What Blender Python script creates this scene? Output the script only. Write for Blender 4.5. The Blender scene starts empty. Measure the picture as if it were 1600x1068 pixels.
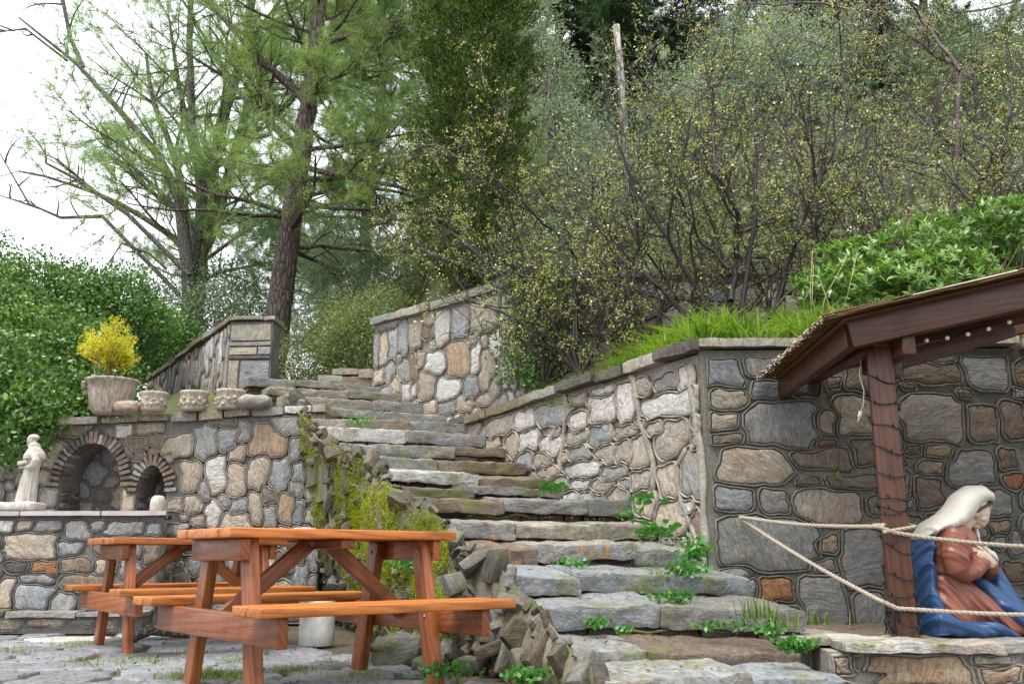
import bpy, bmesh, math, random
import numpy as np
from mathutils import Vector, Matrix, noise, geometry

# ------------------------------------------------------------------ camera, world, sun, exposure
SC = bpy.context.scene
COL = SC.collection
F0, CX, CY, HZ = 1450.0, 800.0, 534.0, 870.0      # photograph's focal length, centre and horizon (px)
PITCH = math.atan((HZ - CY) / F0)
EYE = Vector((0, 0, 0.62))
cam_d = bpy.data.cameras.new('camera'); cam = bpy.data.objects.new('camera', cam_d); COL.objects.link(cam)
cam.location = EYE; cam.rotation_euler = (math.pi / 2 + PITCH, 0, 0)
cam_d.sensor_width = 36; cam_d.sensor_fit = 'HORIZONTAL'; cam_d.lens = 36 * F0 / 1600
cam_d.clip_start = 0.05; cam_d.clip_end = 3000
SC.camera = cam

SUN_EL, SUN_AZ = math.radians(67), math.radians(216)   # behind the camera, slightly to its left
world = bpy.data.worlds.new('World'); SC.world = world; world.use_nodes = True
wt = world.node_tree; wt.nodes.clear()
wo = wt.nodes.new('ShaderNodeOutputWorld'); wb = wt.nodes.new('ShaderNodeBackground')
ws = wt.nodes.new('ShaderNodeTexSky'); ws.sky_type = 'NISHITA'; ws.sun_disc = False
ws.sun_elevation = SUN_EL; ws.sun_rotation = SUN_AZ; ws.air_density = 1.0; ws.dust_density = 6.0; ws.ozone_density = 1.0
wm = wt.nodes.new('ShaderNodeMixRGB'); wm.inputs[0].default_value = 0.86      # an even cloud layer over the sky
wm.inputs[2].default_value = (8.3, 8.6, 9.0, 1)
wt.links.new(ws.outputs[0], wm.inputs[1]); wt.links.new(wm.outputs[0], wb.inputs[0])
wb.inputs[1].default_value = 0.072; wt.links.new(wb.outputs[0], wo.inputs[0])
sun_d = bpy.data.lights.new('sun', 'SUN'); sun_d.energy = 1.5; sun_d.angle = math.radians(38); sun_d.color = (1, .96, .9)
sun = bpy.data.objects.new('sun', sun_d); COL.objects.link(sun)
sd = Vector((math.cos(SUN_EL) * math.sin(SUN_AZ), math.cos(SUN_EL) * math.cos(SUN_AZ), math.sin(SUN_EL)))
sun.rotation_euler = sd.to_track_quat('Z', 'Y').to_euler(); sun.location = (-6, -8, 20)
vs = SC.view_settings; vs.view_transform = 'Standard'; vs.look = 'None'; vs.gamma = 1; vs.exposure = 1.75
vs.use_curve_mapping = False

# ------------------------------------------------------------------ helpers
CP, SP = math.cos(PITCH), math.sin(PITCH)
def ray(px, py):
    dx = (px - CX) / F0; dy = (CY - py) / F0
    return Vector((dx, CP - dy * SP, SP + dy * CP))
def at(px, py, Y):
    r = ray(px, py); return EYE + r * (Y / r.y)
def atz(px, py, z):
    r = ray(px, py); return EYE + r * ((z - EYE.z) / r.z)
R = random.Random(7)
NR = np.random.default_rng(7)

def mesh_np(name, V, F):
    V = np.asarray(V, dtype=np.float32); F = np.asarray(F, dtype=np.int32)
    me = bpy.data.meshes.new(name)
    me.vertices.add(len(V)); me.vertices.foreach_set('co', V.ravel())
    me.loops.add(F.size); me.loops.foreach_set('vertex_index', F.ravel())
    me.polygons.add(len(F)); me.polygons.foreach_set('loop_start', np.arange(len(F), dtype=np.int32) * F.shape[1])
    me.update(calc_edges=True); me.validate()
    return me
def link(name, me, mat=None, parent=None, smooth=True, color=None):
    if mat is not None: me.materials.append(mat)
    if smooth: me.shade_smooth()
    o = bpy.data.objects.new(name, me); COL.objects.link(o)
    if parent is not None: o.parent = parent
    if color is not None: o.color = (*color, 1)
    return o
def pyd(name, V, F, mat=None, parent=None, smooth=True, color=None):
    me = bpy.data.meshes.new(name); me.from_pydata([tuple(v) for v in V], [], F); me.update()
    return link(name, me, mat, parent, smooth, color)
def empty(name, label=None, cat=None, group=None, loc=(0, 0, 0)):
    o = bpy.data.objects.new(name, None); COL.objects.link(o); o.location = loc; o.empty_display_size = .1
    return tag(o, label, cat, group)
def tag(o, label=None, cat=None, group=None, kind=None):
    if label: o['label'] = label
    if cat: o['category'] = cat
    if group: o['group'] = group
    if kind: o['kind'] = kind
    return o
def rehome(root):
    """children were modelled in world space: keep them there while the Empty sits at the thing's base"""
    for c in root.children:
        if not c.get('local'): c.matrix_parent_inverse = Matrix.Translation(-root.location)

class MB:
    def __init__(s): s.v = []; s.f = []
    def add(s, V, F):
        b = len(s.v); s.v += [Vector(v) for v in V]; s.f += [tuple(i + b for i in f) for f in F]; return s
    def tube(s, pts, rad, n=8, cap=True, side=None, rad2=None, close=False):
        pts = [Vector(p) for p in pts]; m = len(pts)
        if not hasattr(rad, '__len__'): rad = [rad] * m
        if rad2 is None: rad2 = rad
        elif not hasattr(rad2, '__len__'): rad2 = [rad2] * m
        V = []; prev = None
        for i, p in enumerate(pts):
            t = (pts[min(i + 1, m - 1)] - pts[max(i - 1, 0)]).normalized()
            if side is not None: a = t.cross(Vector(side))
            elif prev is None: a = t.cross(Vector((.13, .21, 1)) if abs(t.z) < .95 else Vector((1, .1, 0)))
            else: a = prev - t * prev.dot(t)
            a.normalize(); prev = a; b = t.cross(a).normalized()
            for k in range(n):
                w = 2 * math.pi * k / n
                V.append(p + a * (math.cos(w) * rad[i]) + b * (math.sin(w) * rad2[i]))
        F = []
        for i in range(m - 1):
            for k in range(n):
                k2 = (k + 1) % n
                F.append((i * n + k, i * n + k2, (i + 1) * n + k2, (i + 1) * n + k))
        if cap: F.append(tuple(range(n - 1, -1, -1))); F.append(tuple((m - 1) * n + k for k in range(n)))
        return s.add(V, F)
    def lathe(s, c, prof, n=24, amp=None):
        V = []; c = Vector(c)
        for (r, z) in prof:
            for k in range(n):
                w = 2 * math.pi * k / n; rr = r * (1 + (amp(w, z) if amp else 0))
                V.append(c + Vector((math.cos(w) * rr, math.sin(w) * rr, z)))
        F = []
        for i in range(len(prof) - 1):
            for k in range(n):
                k2 = (k + 1) % n; F.append((i * n + k, i * n + k2, (i + 1) * n + k2, (i + 1) * n + k))
        F.append(tuple(range(n - 1, -1, -1))); F.append(tuple((len(prof) - 1) * n + k for k in range(n)))
        return s.add(V, F)
    def ball(s, c, r, n=10, m=7):
        c = Vector(c); r = Vector(r) if hasattr(r, '__len__') else Vector((r, r, r))
        V = [c + Vector((0, 0, -r.z))]
        for j in range(1, m):
            ph = math.pi * j / m
            for k in range(n):
                w = 2 * math.pi * k / n
                V.append(c + Vector((r.x * math.sin(ph) * math.cos(w), r.y * math.sin(ph) * math.sin(w), -r.z * math.cos(ph))))
        V.append(c + Vector((0, 0, r.z))); F = []
        for k in range(n): F.append((0, 1 + (k + 1) % n, 1 + k))
        for j in range(m - 2):
            for k in range(n):
                a = 1 + j * n + k; b = 1 + j * n + (k + 1) % n; F.append((a, b, b + n, a + n))
        l = len(V) - 1
        for k in range(n): F.append((l, 1 + (m - 2) * n + k, 1 + (m - 2) * n + (k + 1) % n))
        return s.add(V, F)
    def build(s, name, mat=None, parent=None, smooth=True, color=None):
        return pyd(name, s.v, s.f, mat, parent, smooth, color)

_bg = {}
def box_grid(nx, ny, nz):
    k = (nx, ny, nz)
    if k in _bg: return _bg[k]
    idx = {}; V = []; F = []
    def vid(i, j, l):
        q = (i, j, l)
        if q not in idx:
            idx[q] = len(V); V.append((2 * i / nx - 1, 2 * j / ny - 1, 2 * l / nz - 1))
        return idx[q]
    for i in range(nx):
        for j in range(ny):
            F.append((vid(i, j, 0), vid(i, j + 1, 0), vid(i + 1, j + 1, 0), vid(i + 1, j, 0)))
            F.append((vid(i, j, nz), vid(i + 1, j, nz), vid(i + 1, j + 1, nz), vid(i, j + 1, nz)))
    for i in range(nx):
        for l in range(nz):
            F.append((vid(i, 0, l), vid(i + 1, 0, l), vid(i + 1, 0, l + 1), vid(i, 0, l + 1)))
            F.append((vid(i, ny, l), vid(i, ny, l + 1), vid(i + 1, ny, l + 1), vid(i + 1, ny, l)))
    for j in range(ny):
        for l in range(nz):
            F.append((vid(0, j, l), vid(0, j, l + 1), vid(0, j + 1, l + 1), vid(0, j + 1, l)))
            F.append((vid(nx, j, l), vid(nx, j + 1, l), vid(nx, j + 1, l + 1), vid(nx, j, l + 1)))
    _bg[k] = (np.array(V), F); return _bg[k]
def rough_box(c, X, Y, Z, dims, seg=(6, 3, 2), amp=.012, rnd=.12, freq=5., seed=0, taper=0):
    """weathered block: centre c, axes X Y Z, full dims"""
    V, F = box_grid(*seg); c = Vector(c); out = []
    X = Vector(X).normalized(); Y = Vector(Y).normalized(); Z = Vector(Z).normalized(); so = Vector((seed * 3.17, seed * 1.31, seed * 7.7))
    hx, hy, hz = dims[0] / 2, dims[1] / 2, dims[2] / 2; rr = rnd * min(hx, hy, hz) * 2
    for v in V:
        q = Vector((v[0] * hx, v[1] * hy, v[2] * hz))
        i = Vector((max(-hx + rr, min(hx - rr, q.x)), max(-hy + rr, min(hy - rr, q.y)), max(-hz + rr, min(hz - rr, q.z))))
        d = q - i
        if d.length > 1e-6: q = i + d.normalized() * rr
        w = X * q.x + Y * q.y + Z * q.z
        nv = noise.noise_vector((w + c) * freq + so) * amp + noise.noise_vector((w + c) * freq * 3.1 + so) * (amp * .45)
        out.append(c + w + nv)
    return out, F
def slab(name, c, X, Y, Z, dims, mat, parent, color, **kw):
    V, F = rough_box(c, X, Y, Z, dims, **kw); o = pyd(name, V, F, mat, parent, True, color); o.data.set_sharp_from_angle(angle=.55); return o

# ------------------------------------------------------------------ materials
class NT:
    def __init__(s, name):
        s.m = bpy.data.materials.new(name); s.m.use_nodes = True; s.t = s.m.node_tree; s.t.nodes.clear()
        s.o = s.t.nodes.new('ShaderNodeOutputMaterial')
    def n(s, typ, ins=None, **kw):
        nd = s.t.nodes.new('ShaderNode' + typ)
        for k, v in kw.items(): setattr(nd, k, v)
        for k, v in (ins or {}).items():
            i = nd.inputs[k]
            if isinstance(v, bpy.types.NodeSocket): s.t.links.new(v, i)
            else: i.default_value = v
        return nd
    def ramp(s, fac, stops, interp='LINEAR'):
        r = s.n('ValToRGB', {0: fac}); e = r.color_ramp.elements; r.color_ramp.interpolation = interp
        while len(e) < len(stops): e.new(.5)
        for i, (p, c) in enumerate(stops):
            e[i].position = p; e[i].color = (*c, 1) if len(c) == 3 else c
        return r.outputs[0]
    def mix(s, f, a, b, mode='MIX'):
        return s.n('MixRGB', {0: f, 1: a, 2: b}, blend_type=mode).outputs[0]
    def noise(s, vec, scale, detail=4, rough=.55, dist=0):
        return s.n('TexNoise', {'Vector': vec, 'Scale': scale, 'Detail': detail, 'Roughness': rough, 'Distortion': dist}).outputs[0]
    def math(s, op, a, b=0.):
        return s.n('Math', {0: a, 1: b}, operation=op).outputs[0]
    def obj(s): return s.n('TexCoord').outputs['Object']
    def bump(s, h, strength=.4, dist=.02, nrm=None):
        return s.n('Bump', {'Height': h, 'Strength': strength, 'Distance': dist, **({'Normal': nrm} if nrm else {})}).outputs[0]
    def done(s, col, rough=.7, nrm=None, spec=.35, **kw):
        ins = {'Base Color': col, 'Roughness': rough, 'Specular IOR Level': spec, **kw}
        if nrm: ins['Normal'] = nrm
        p = s.n('BsdfPrincipled', ins); s.t.links.new(p.outputs[0], s.o.inputs[0]); return s.m
def c4(r, g, b): return (r, g, b, 1)

def m_stone(name, moss=0., orange=0., wet=.6, streak=1., axis=(0, 1, 0), bumpd=.022):
    n = NT(name); co = n.obj(); oi = n.n('ObjectInfo')
    ang = n.math('MULTIPLY', oi.outputs['Random'], 9.0)
    rot = n.n('VectorRotate', {'Vector': co, 'Axis': axis, 'Angle': ang}).outputs[0]
    off = n.n('VectorMath', {0: rot, 1: oi.outputs['Location']}, operation='ADD').outputs[0]
    st = n.n('Mapping', {'Vector': off, 'Scale': (4, 7, 14)}).outputs[0]
    s1 = n.noise(st, 1.5, 8, .7, 2.2); s2 = n.noise(off, 7, 6, .6, .4); s3 = n.noise(off, 55, 4, .7)
    s0 = n.noise(off, 2.3, 3, .5)
    col = n.mix(1, oi.outputs['Color'], n.ramp(s1, [(.3, (.42, .41, .40)), (.5, (.92, .92, .92)), (.72, (1.45, 1.43, 1.4))]), 'MULTIPLY')
    col = n.mix(n.ramp(s2, [(.5, (0, 0, 0)), (.72, (.75,) * 3)]), col, n.mix(1, col, c4(1.12, .92, .72), 'MULTIPLY'))
    col = n.mix(n.ramp(s0, [(.52, (0, 0, 0)), (.7, (.5,) * 3)]), col, n.mix(1, col, c4(.88, .96, 1.0), 'MULTIPLY'))
    col = n.mix(.8, col, n.ramp(s3, [(.3, (.62,) * 3), (.55, (1.02,) * 3), (.75, (1.25,) * 3)]), 'MULTIPLY')
    if moss:
        m = n.noise(co, 3.1, 6, .7, .3); mm = n.ramp(m, [(.60 - .16 * moss, (0, 0, 0)), (.68 - .1 * moss, (1, 1, 1))])
        f = n.math('MULTIPLY', mm, n.ramp(n.noise(co, 42, 3, .7), [(.35, (.15,) * 3), (.6, (.9,) * 3)]))
        col = n.mix(f, col, n.mix(n.noise(co, 21), c4(.075, .085, .025), c4(.17, .19, .03)))
    if orange:
        m = n.noise(n.n('Mapping', {'Vector': co, 'Scale': (3.2, 3, 2.0), 'Location': (1.7, 0, .4)}).outputs[0], 1.5, 4, .7, 2.2)
        f = n.ramp(m, [(.57, (0, 0, 0)), (.62, (.9,) * 3)])
        col = n.mix(n.math('MULTIPLY', f, orange), col, c4(.62, .26, .02))
    h = n.math('ADD', n.math('MULTIPLY', s1, 1.0 * streak), n.math('ADD', n.math('MULTIPLY', s2, .7), n.math('MULTIPLY', s3, .28)))
    rg = n.ramp(s2, [(.3, (wet - .12,) * 3), (.7, (wet + .2,) * 3)])
    return n.done(col, rg, n.bump(h, .85, bumpd), .4)
def m_simple(name, col, rough=.6, var=.25, scale=8, bump=.0, spec=.4, detail=5, bd=.01, **kw):
    n = NT(name); co = n.obj(); s = n.noise(co, scale, detail, .6)
    c = n.mix(1, c4(*col), n.ramp(s, [(.28, (1 - var,) * 3), (.72, (1 + var,) * 3)]), 'MULTIPLY')
    return n.done(c, rough, n.bump(s, bump, bd) if bump else None, spec, **kw)
def m_wood(name, a, b, dark, rough=.35, scale=1., spec=.45, wear=.5):
    n = NT(name); co = n.obj(); oi = n.n('ObjectInfo')
    sh = n.n('VectorMath', {0: co, 1: n.n('CombineXYZ', {0: n.math('MULTIPLY', oi.outputs['Random'], 17.), 1: n.math('MULTIPLY', oi.outputs['Random'], 5.), 2: n.math('MULTIPLY', oi.outputs['Random'], 3.)}).outputs[0]}, operation='ADD').outputs[0]
    mp = n.n('Mapping', {'Vector': sh, 'Scale': (1.3 * scale, 16 * scale, 16 * scale)}).outputs[0]
    g = n.noise(mp, 1.6, 5, .6, 1.4)
    rings = n.n('TexWave', {'Vector': n.n('Mapping', {'Vector': sh, 'Scale': (.55, 7, 7)}).outputs[0], 'Scale': 2.2 * scale, 'Distortion': 7., 'Detail': 3., 'Detail Scale': 1.2}, wave_type='BANDS', bands_direction='DIAGONAL').outputs[1]
    fine = n.noise(n.n('Mapping', {'Vector': sh, 'Scale': (5, 90, 90)}).outputs[0], 2, 3, .6)
    blot = n.noise(sh, 3.2, 5, .65, .5)
    c = n.mix(g, c4(*a), c4(*b))
    c = n.mix(n.math('MULTIPLY', n.ramp(rings, [(.45, (0, 0, 0)), (.95, (.8,) * 3)]), .55), c, c4(*dark))
    c = n.mix(n.math('MULTIPLY', n.ramp(blot, [(.5, (0, 0, 0)), (.72, (1,) * 3)]), wear), c, c4(dark[0] * .6, dark[1] * .6, dark[2] * .6))
    c = n.mix(.5, c, n.ramp(fine, [(.3, (.6,) * 3), (.6, (1.1,) * 3)]), 'MULTIPLY')
    tint = n.math('ADD', n.math('MULTIPLY', oi.outputs['Random'], .5), .75)
    c = n.mix(1, c, n.n('CombineXYZ', {0: tint, 1: tint, 2: tint}).outputs[0], 'MULTIPLY')
    h = n.math('ADD', n.math('MULTIPLY', g, .6), n.math('MULTIPLY', fine, .5))
    return n.done(c, n.ramp(blot, [(.3, (rough - .06,) * 3), (.7, (rough + .25,) * 3)]), n.bump(h, .35, .006), spec)
def m_leaf(name, cols, rough=.45, trans=.3, spec=.4, clump=1.2):
    n = NT(name); g = n.n('NewGeometry'); ri = g.outputs['Random Per Island']
    co = n.obj(); k = len(cols)
    c = n.ramp(ri, [(i / max(1, k - 1), cc) for i, cc in enumerate(cols)])
    c = n.mix(1, c, n.ramp(n.noise(co, clump, 3), [(.3, (.68, .70, .72)), (.7, (1.25, 1.22, 1.1))]), 'MULTIPLY')
    p = n.n('BsdfPrincipled', {'Base Color': c, 'Roughness': rough, 'Specular IOR Level': spec})
    t = n.n('BsdfTranslucent', {'Color': n.mix(1, c, c4(1.25, 1.3, .6), 'MULTIPLY')})
    mx = n.n('MixShader', {0: trans, 1: p.outputs[0], 2: t.outputs[0]})
    n.t.links.new(mx.outputs[0], n.o.inputs[0]); return n.m
def m_bark(name, a, b, scale=1., mossy=0.):
    n = NT(name); co = n.obj()
    mp = n.n('Mapping', {'Vector': co, 'Scale': (9 * scale, 9 * scale, 2.2 * scale)}).outputs[0]
    v = n.n('TexVoronoi', {'Vector': mp, 'Scale': 1.6}, feature='DISTANCE_TO_EDGE').outputs[0]
    s = n.noise(mp, 2.5, 6, .65, .5)
    c = n.mix(s, c4(*a), c4(*b))
    c = n.mix(1, c, n.ramp(v, [(0, (.35,) * 3), (.16, (1,) * 3)]), 'MULTIPLY')
    if mossy: c = n.mix(n.math('MULTIPLY', n.ramp(n.noise(co, 1.3, 4), [(.42, (0, 0, 0)), (.6, (1,) * 3)]), mossy), c, c4(.10, .16, .05))
    h = n.math('ADD', n.ramp(v, [(0, (0, 0, 0)), (.25, (1,) * 3)]), s)
    return n.done(c, .85, n.bump(h, .8, .03), .2)

M = {}
M['stone'] = m_stone('wall_stone', wet=.6)
M['stone_moss'] = m_stone('mossy_stone', moss=.6, wet=.5)
M['slab'] = m_stone('step_slab_stone', moss=.5, wet=.5, axis=(0, 0, 1))
M['slab_orange'] = m_stone('lichen_step_stone', moss=.3, orange=.85, wet=.45, axis=(0, 0, 1))
M['flag'] = m_stone('flagstone_slate', moss=.05, wet=.34, axis=(0, 0, 1), bumpd=.016)
def m_mortar(name, a, b, moss=0.):
    n = NT(name); co = n.obj(); s = n.noise(co, 3.5, 6, .65); f = n.noise(co, 48, 5, .7)
    c = n.mix(n.ramp(s, [(.3, (0,) * 3), (.7, (1,) * 3)]), c4(*a), c4(*b))
    c = n.mix(.8, c, n.ramp(f, [(.3, (.5,) * 3), (.6, (1.15,) * 3)]), 'MULTIPLY')
    if moss:
        mm = n.ramp(n.noise(co, 2.7, 6, .7), [(.58 - .12 * moss, (0,) * 3), (.66 - .08 * moss, (1,) * 3)])
        c = n.mix(n.math('MULTIPLY', mm, .8), c, n.mix(f, c4(.05, .06, .015), c4(.15, .17, .03)))
    return n.done(c, .8, n.bump(n.math('ADD', s, n.math('MULTIPLY', f, .5)), .8, .012), .3)
M['mortar'] = m_mortar('grey_brown_mortar', (.20, .18, .155), (.37, .34, .295))
M['mortar_dark'] = m_mortar('dark_mortar', (.10, .095, .09), (.19, .18, .165))
M['mortar_shrine'] = m_mortar('smooth_grey_mortar', (.10, .095, .08), (.18, .17, .145))  # own grey, with some of the shelter roof's shade put into the colour
M['mortar_moss'] = m_mortar('mossy_mortar', (.10, .09, .07), (.22, .20, .16), .9)
M['soil'] = m_mortar('damp_soil', (.05, .038, .026), (.11, .085, .06), .3)
M['hill'] = m_mortar('leaf_litter_hill', (.035, .045, .02), (.10, .10, .045), .9)
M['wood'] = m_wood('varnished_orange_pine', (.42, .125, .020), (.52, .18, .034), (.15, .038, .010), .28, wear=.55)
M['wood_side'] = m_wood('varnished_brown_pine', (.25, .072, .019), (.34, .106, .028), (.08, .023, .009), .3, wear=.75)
M['beam'] = m_wood('stained_reddish_brown_beam', (.062, .022, .013), (.115, .042, .021), (.020, .008, .006), .34, wear=.35)
M['old_wood'] = m_wood('weathered_brown_wood', (.12, .06, .03), (.2, .1, .05), (.05, .03, .02), .7, wear=.5)
M['thatch'] = m_leaf('reed_thatch', [(.09, .05, .022), (.16, .095, .045), (.06, .03, .016), (.22, .15, .08)], .7, .1, .2)
M['reed_tip'] = m_simple('cut_reed_end', (.45, .41, .34), .7)
M['marble'] = m_simple('pinkish_marble_slab', (.40, .35, .355), .35, .3, 6, .1)
M['white_stone'] = m_simple('weathered_white_stone', (.46, .435, .39), .75, .36, 11, .6, .3, 6)
M['cast_stone'] = m_simple('cast_stone_pot', (.42, .375, .30), .8, .42, 9, .6, .25, 7)
M['urn'] = m_simple('stained_cast_urn', (.43, .37, .30), .8, .42, 5, .6, .25, 8)
def m_weather(name, col, dark, k=1.):
    n = NT(name); co = n.obj(); a = n.noise(co, 9, 7, .7, .6); b = n.noise(n.n('Mapping', {'Vector': co, 'Scale': (30, 30, 3.5)}).outputs[0], 1.3, 5, .65, .4); f = n.noise(co, 85, 4, .7)
    c = n.mix(n.math('MULTIPLY', n.ramp(b, [(.42, (0,) * 3), (.62, (1,) * 3)]), k), c4(*col), c4(*dark))
    c = n.mix(n.math('MULTIPLY', n.ramp(a, [(.48, (0,) * 3), (.66, (.8,) * 3)]), k), c, c4(dark[0] * 1.1, dark[1] * 1.05, dark[2] * .9))
    c = n.mix(.7, c, n.ramp(f, [(.3, (.65,) * 3), (.6, (1.1,) * 3)]), 'MULTIPLY')
    return n.done(c, .85, n.bump(n.math('ADD', a, n.math('MULTIPLY', f, .4)), .6, .008), .25)
M['white_stone'] = m_weather('weathered_white_stone', (.50, .475, .43), (.24, .225, .20), .6)
M['cast_stone'] = m_weather('cast_stone_pot', (.46, .41, .33), (.20, .175, .14), .75)
M['urn'] = m_weather('stained_cast_urn', (.42, .37, .31), (.15, .13, .11), .85)
M['plastic'] = m_simple('dirty_white_plaster', (.66, .64, .60), .5, .2, 22, .15, .4, 7)
M['rope'] = m_simple('natural_hemp_rope', (.34, .29, .235), .85, .3, 120, .8, .2, 3, .004)
M['wire'] = m_simple('black_cable', (.012, .012, .016), .45, .1)
M['bulb'] = m_simple('frosted_bulb', (.72, .70, .68), .25, .05)
M['metal'] = m_simple('galvanised_metal', (.4, .4, .4), .35, .2, Metallic=.9)
M['skin'] = m_simple('painted_skin', (.56, .44, .34), .38, .10, 30, .08)
M['veil'] = m_simple('painted_white_veil', (.56, .53, .47), .5, .12, 9, .12)
M['dress'] = m_simple('painted_terracotta_dress', (.20, .070, .045), .36, .18, 9, .12)
M['cloak'] = m_simple('painted_blue_cloak', (.026, .068, .165), .36, .22, 8, .12)
M['hair'] = m_simple('painted_dark_hair', (.05, .035, .03), .5, .3, 30)
M['belt'] = m_simple('painted_dark_belt', (.06, .035, .02), .5, .3, 30)
M['pole'] = m_bark('grey_weathered_pole', (.30, .28, .26), (.42, .40, .37), .6)
M['pine_bark'] = m_bark('pine_bark', (.085, .066, .058), (.19, .155, .14), 1.2)
M['green_bark'] = m_bark('hazed_lichened_pine_bark', (.24, .22, .16), (.40, .37, .28), 1.2, .7)  # base colours lightened to stand in for haze; the green patches are lichen
M['grey_bark'] = m_bark('bare_grey_bark', (.13, .12, .11), (.25, .23, .21), 2.)
M['olive_bark'] = m_bark('olive_bark', (.16, .15, .13), (.28, .26, .23), 2.)
M['twig'] = m_simple('dark_purple_twigs', (.042, .032, .033), .6, .4, 9)
M['twig3'] = m_simple('pinkish_grey_twigs', (.12, .085, .085), .6, .4, 9)
M['twig2'] = m_simple('brown_twigs', (.12, .085, .06), .7, .4, 9)
M['needle'] = m_leaf('pine_needles', [(.13, .22, .08), (.20, .30, .11), (.29, .38, .13), (.18, .27, .14)], .5, .45)
M['needle2'] = m_leaf('pale_pine_needles', [(.20, .33, .19), (.27, .40, .24), (.25, .38, .20), (.32, .44, .22)], .5, .5)  # needle colours lightened to stand in for hazy, blown-out light
M['needle_dark'] = m_leaf('dark_pine_needles', [(.03, .07, .03), (.05, .11, .045), (.07, .14, .055)], .5, .3)
M['cypress'] = m_leaf('cypress_sprays', [(.016, .042, .014), (.042, .09, .026), (.10, .16, .038), (.22, .27, .06)], .6, .2, .2, 3.6)
M['olive'] = m_leaf('olive_leaves', [(.16, .22, .16), (.25, .32, .25), (.33, .40, .33), (.20, .26, .19)], .45, .25)
M['olive_dark'] = m_leaf('dark_olive_leaves', [(.08, .13, .07), (.14, .20, .12), (.21, .27, .19)], .45, .25)
M['bush'] = m_leaf('glossy_green_leaves', [(.03, .085, .022), (.06, .15, .03), (.11, .22, .045), (.21, .31, .07)], .3, .25, .55, .9)
M['laurel'] = m_leaf('bright_laurel_leaves', [(.06, .15, .03), (.11, .23, .05), (.18, .32, .08), (.28, .40, .14)], .26, .3, .5)
M['thornleaf'] = m_leaf('yellow_green_thorn_leaves', [(.20, .29, .05), (.31, .40, .07), (.41, .45, .11), (.44, .40, .12), (.60, .60, .48)], .22, .3, .8)
M['privet'] = m_leaf('privet_leaves', [(.09, .15, .05), (.15, .22, .08), (.23, .28, .11), (.33, .35, .15)], .4, .35)
M['gold'] = m_leaf('golden_conifer', [(.60, .54, .015), (.76, .68, .03), (.85, .80, .08), (.50, .50, .03)], .5, .3)
M['grass'] = m_leaf('grass_blades', [(.07, .15, .015), (.12, .24, .025), (.19, .31, .04), (.34, .34, .12)], .4, .4)
M['weed'] = m_leaf('weed_leaves', [(.035, .14, .02), (.06, .21, .03), (.10, .29, .04)], .35, .35, .5)
M['moss'] = m_leaf('bright_moss', [(.14, .19, .012), (.26, .31, .016), (.38, .42, .02)], .7, .3, .2)
M['dry'] = m_simple('dry_straw', (.45, .36, .20), .7)
PAL = dict(g=(.285, .28, .27), b=(.27, .285, .30), t=(.39, .335, .27), o=(.37, .275, .19), p=(.53, .515, .49), d=(.10, .088, .075), k=(.20, .155, .115), r=(.31, .145, .065), s=(.34, .31, .265))
def pal(c, j=.12):
    b = PAL[c]; k = 1 + R.uniform(-j, j); return tuple(x * k * (1 + R.uniform(-.02, .02)) for x in b)

# ------------------------------------------------------------------ stone faces
class Frame:
    def __init__(s, O, U, V, N): s.O = Vector(O); s.U = Vector(U).normalized(); s.V = Vector(V).normalized(); s.N = Vector(N).normalized()
    def P(s, u, v, w=0): return s.O + s.U * u + s.V * v + s.N * w
    def px(s, x, y):
        r = ray(x, y); t = (s.O - EYE).dot(s.N) / r.dot(s.N); p = EYE + r * t - s.O
        return p.dot(s.U), p.dot(s.V)
def vframe(A, B):
    """vertical plane through ground points A,B (left to right as seen); v is the world height"""
    A = Vector((A[0], A[1], 0)); B = Vector((B[0], B[1], 0)); U = (B - A).normalized()
    return Frame(A, U, (0, 0, 1), (U.y, -U.x, 0))
def seeds_px(fr, lst, ox=0, oy=0, sc=1):
    out = []
    for (x, y, w, h, c) in lst:
        X = ox + x * sc; Y = oy + y * sc; w *= sc; h *= sc
        u, v = fr.px(X, Y); u0, _ = fr.px(X - w / 2, Y); u1, _ = fr.px(X + w / 2, Y); _, v0 = fr.px(X, Y + h / 2); _, v1 = fr.px(X, Y - h / 2)
        out.append((u, v, abs(u1 - u0) / 2, abs(v1 - v0) / 2, c))
    return out
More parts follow.
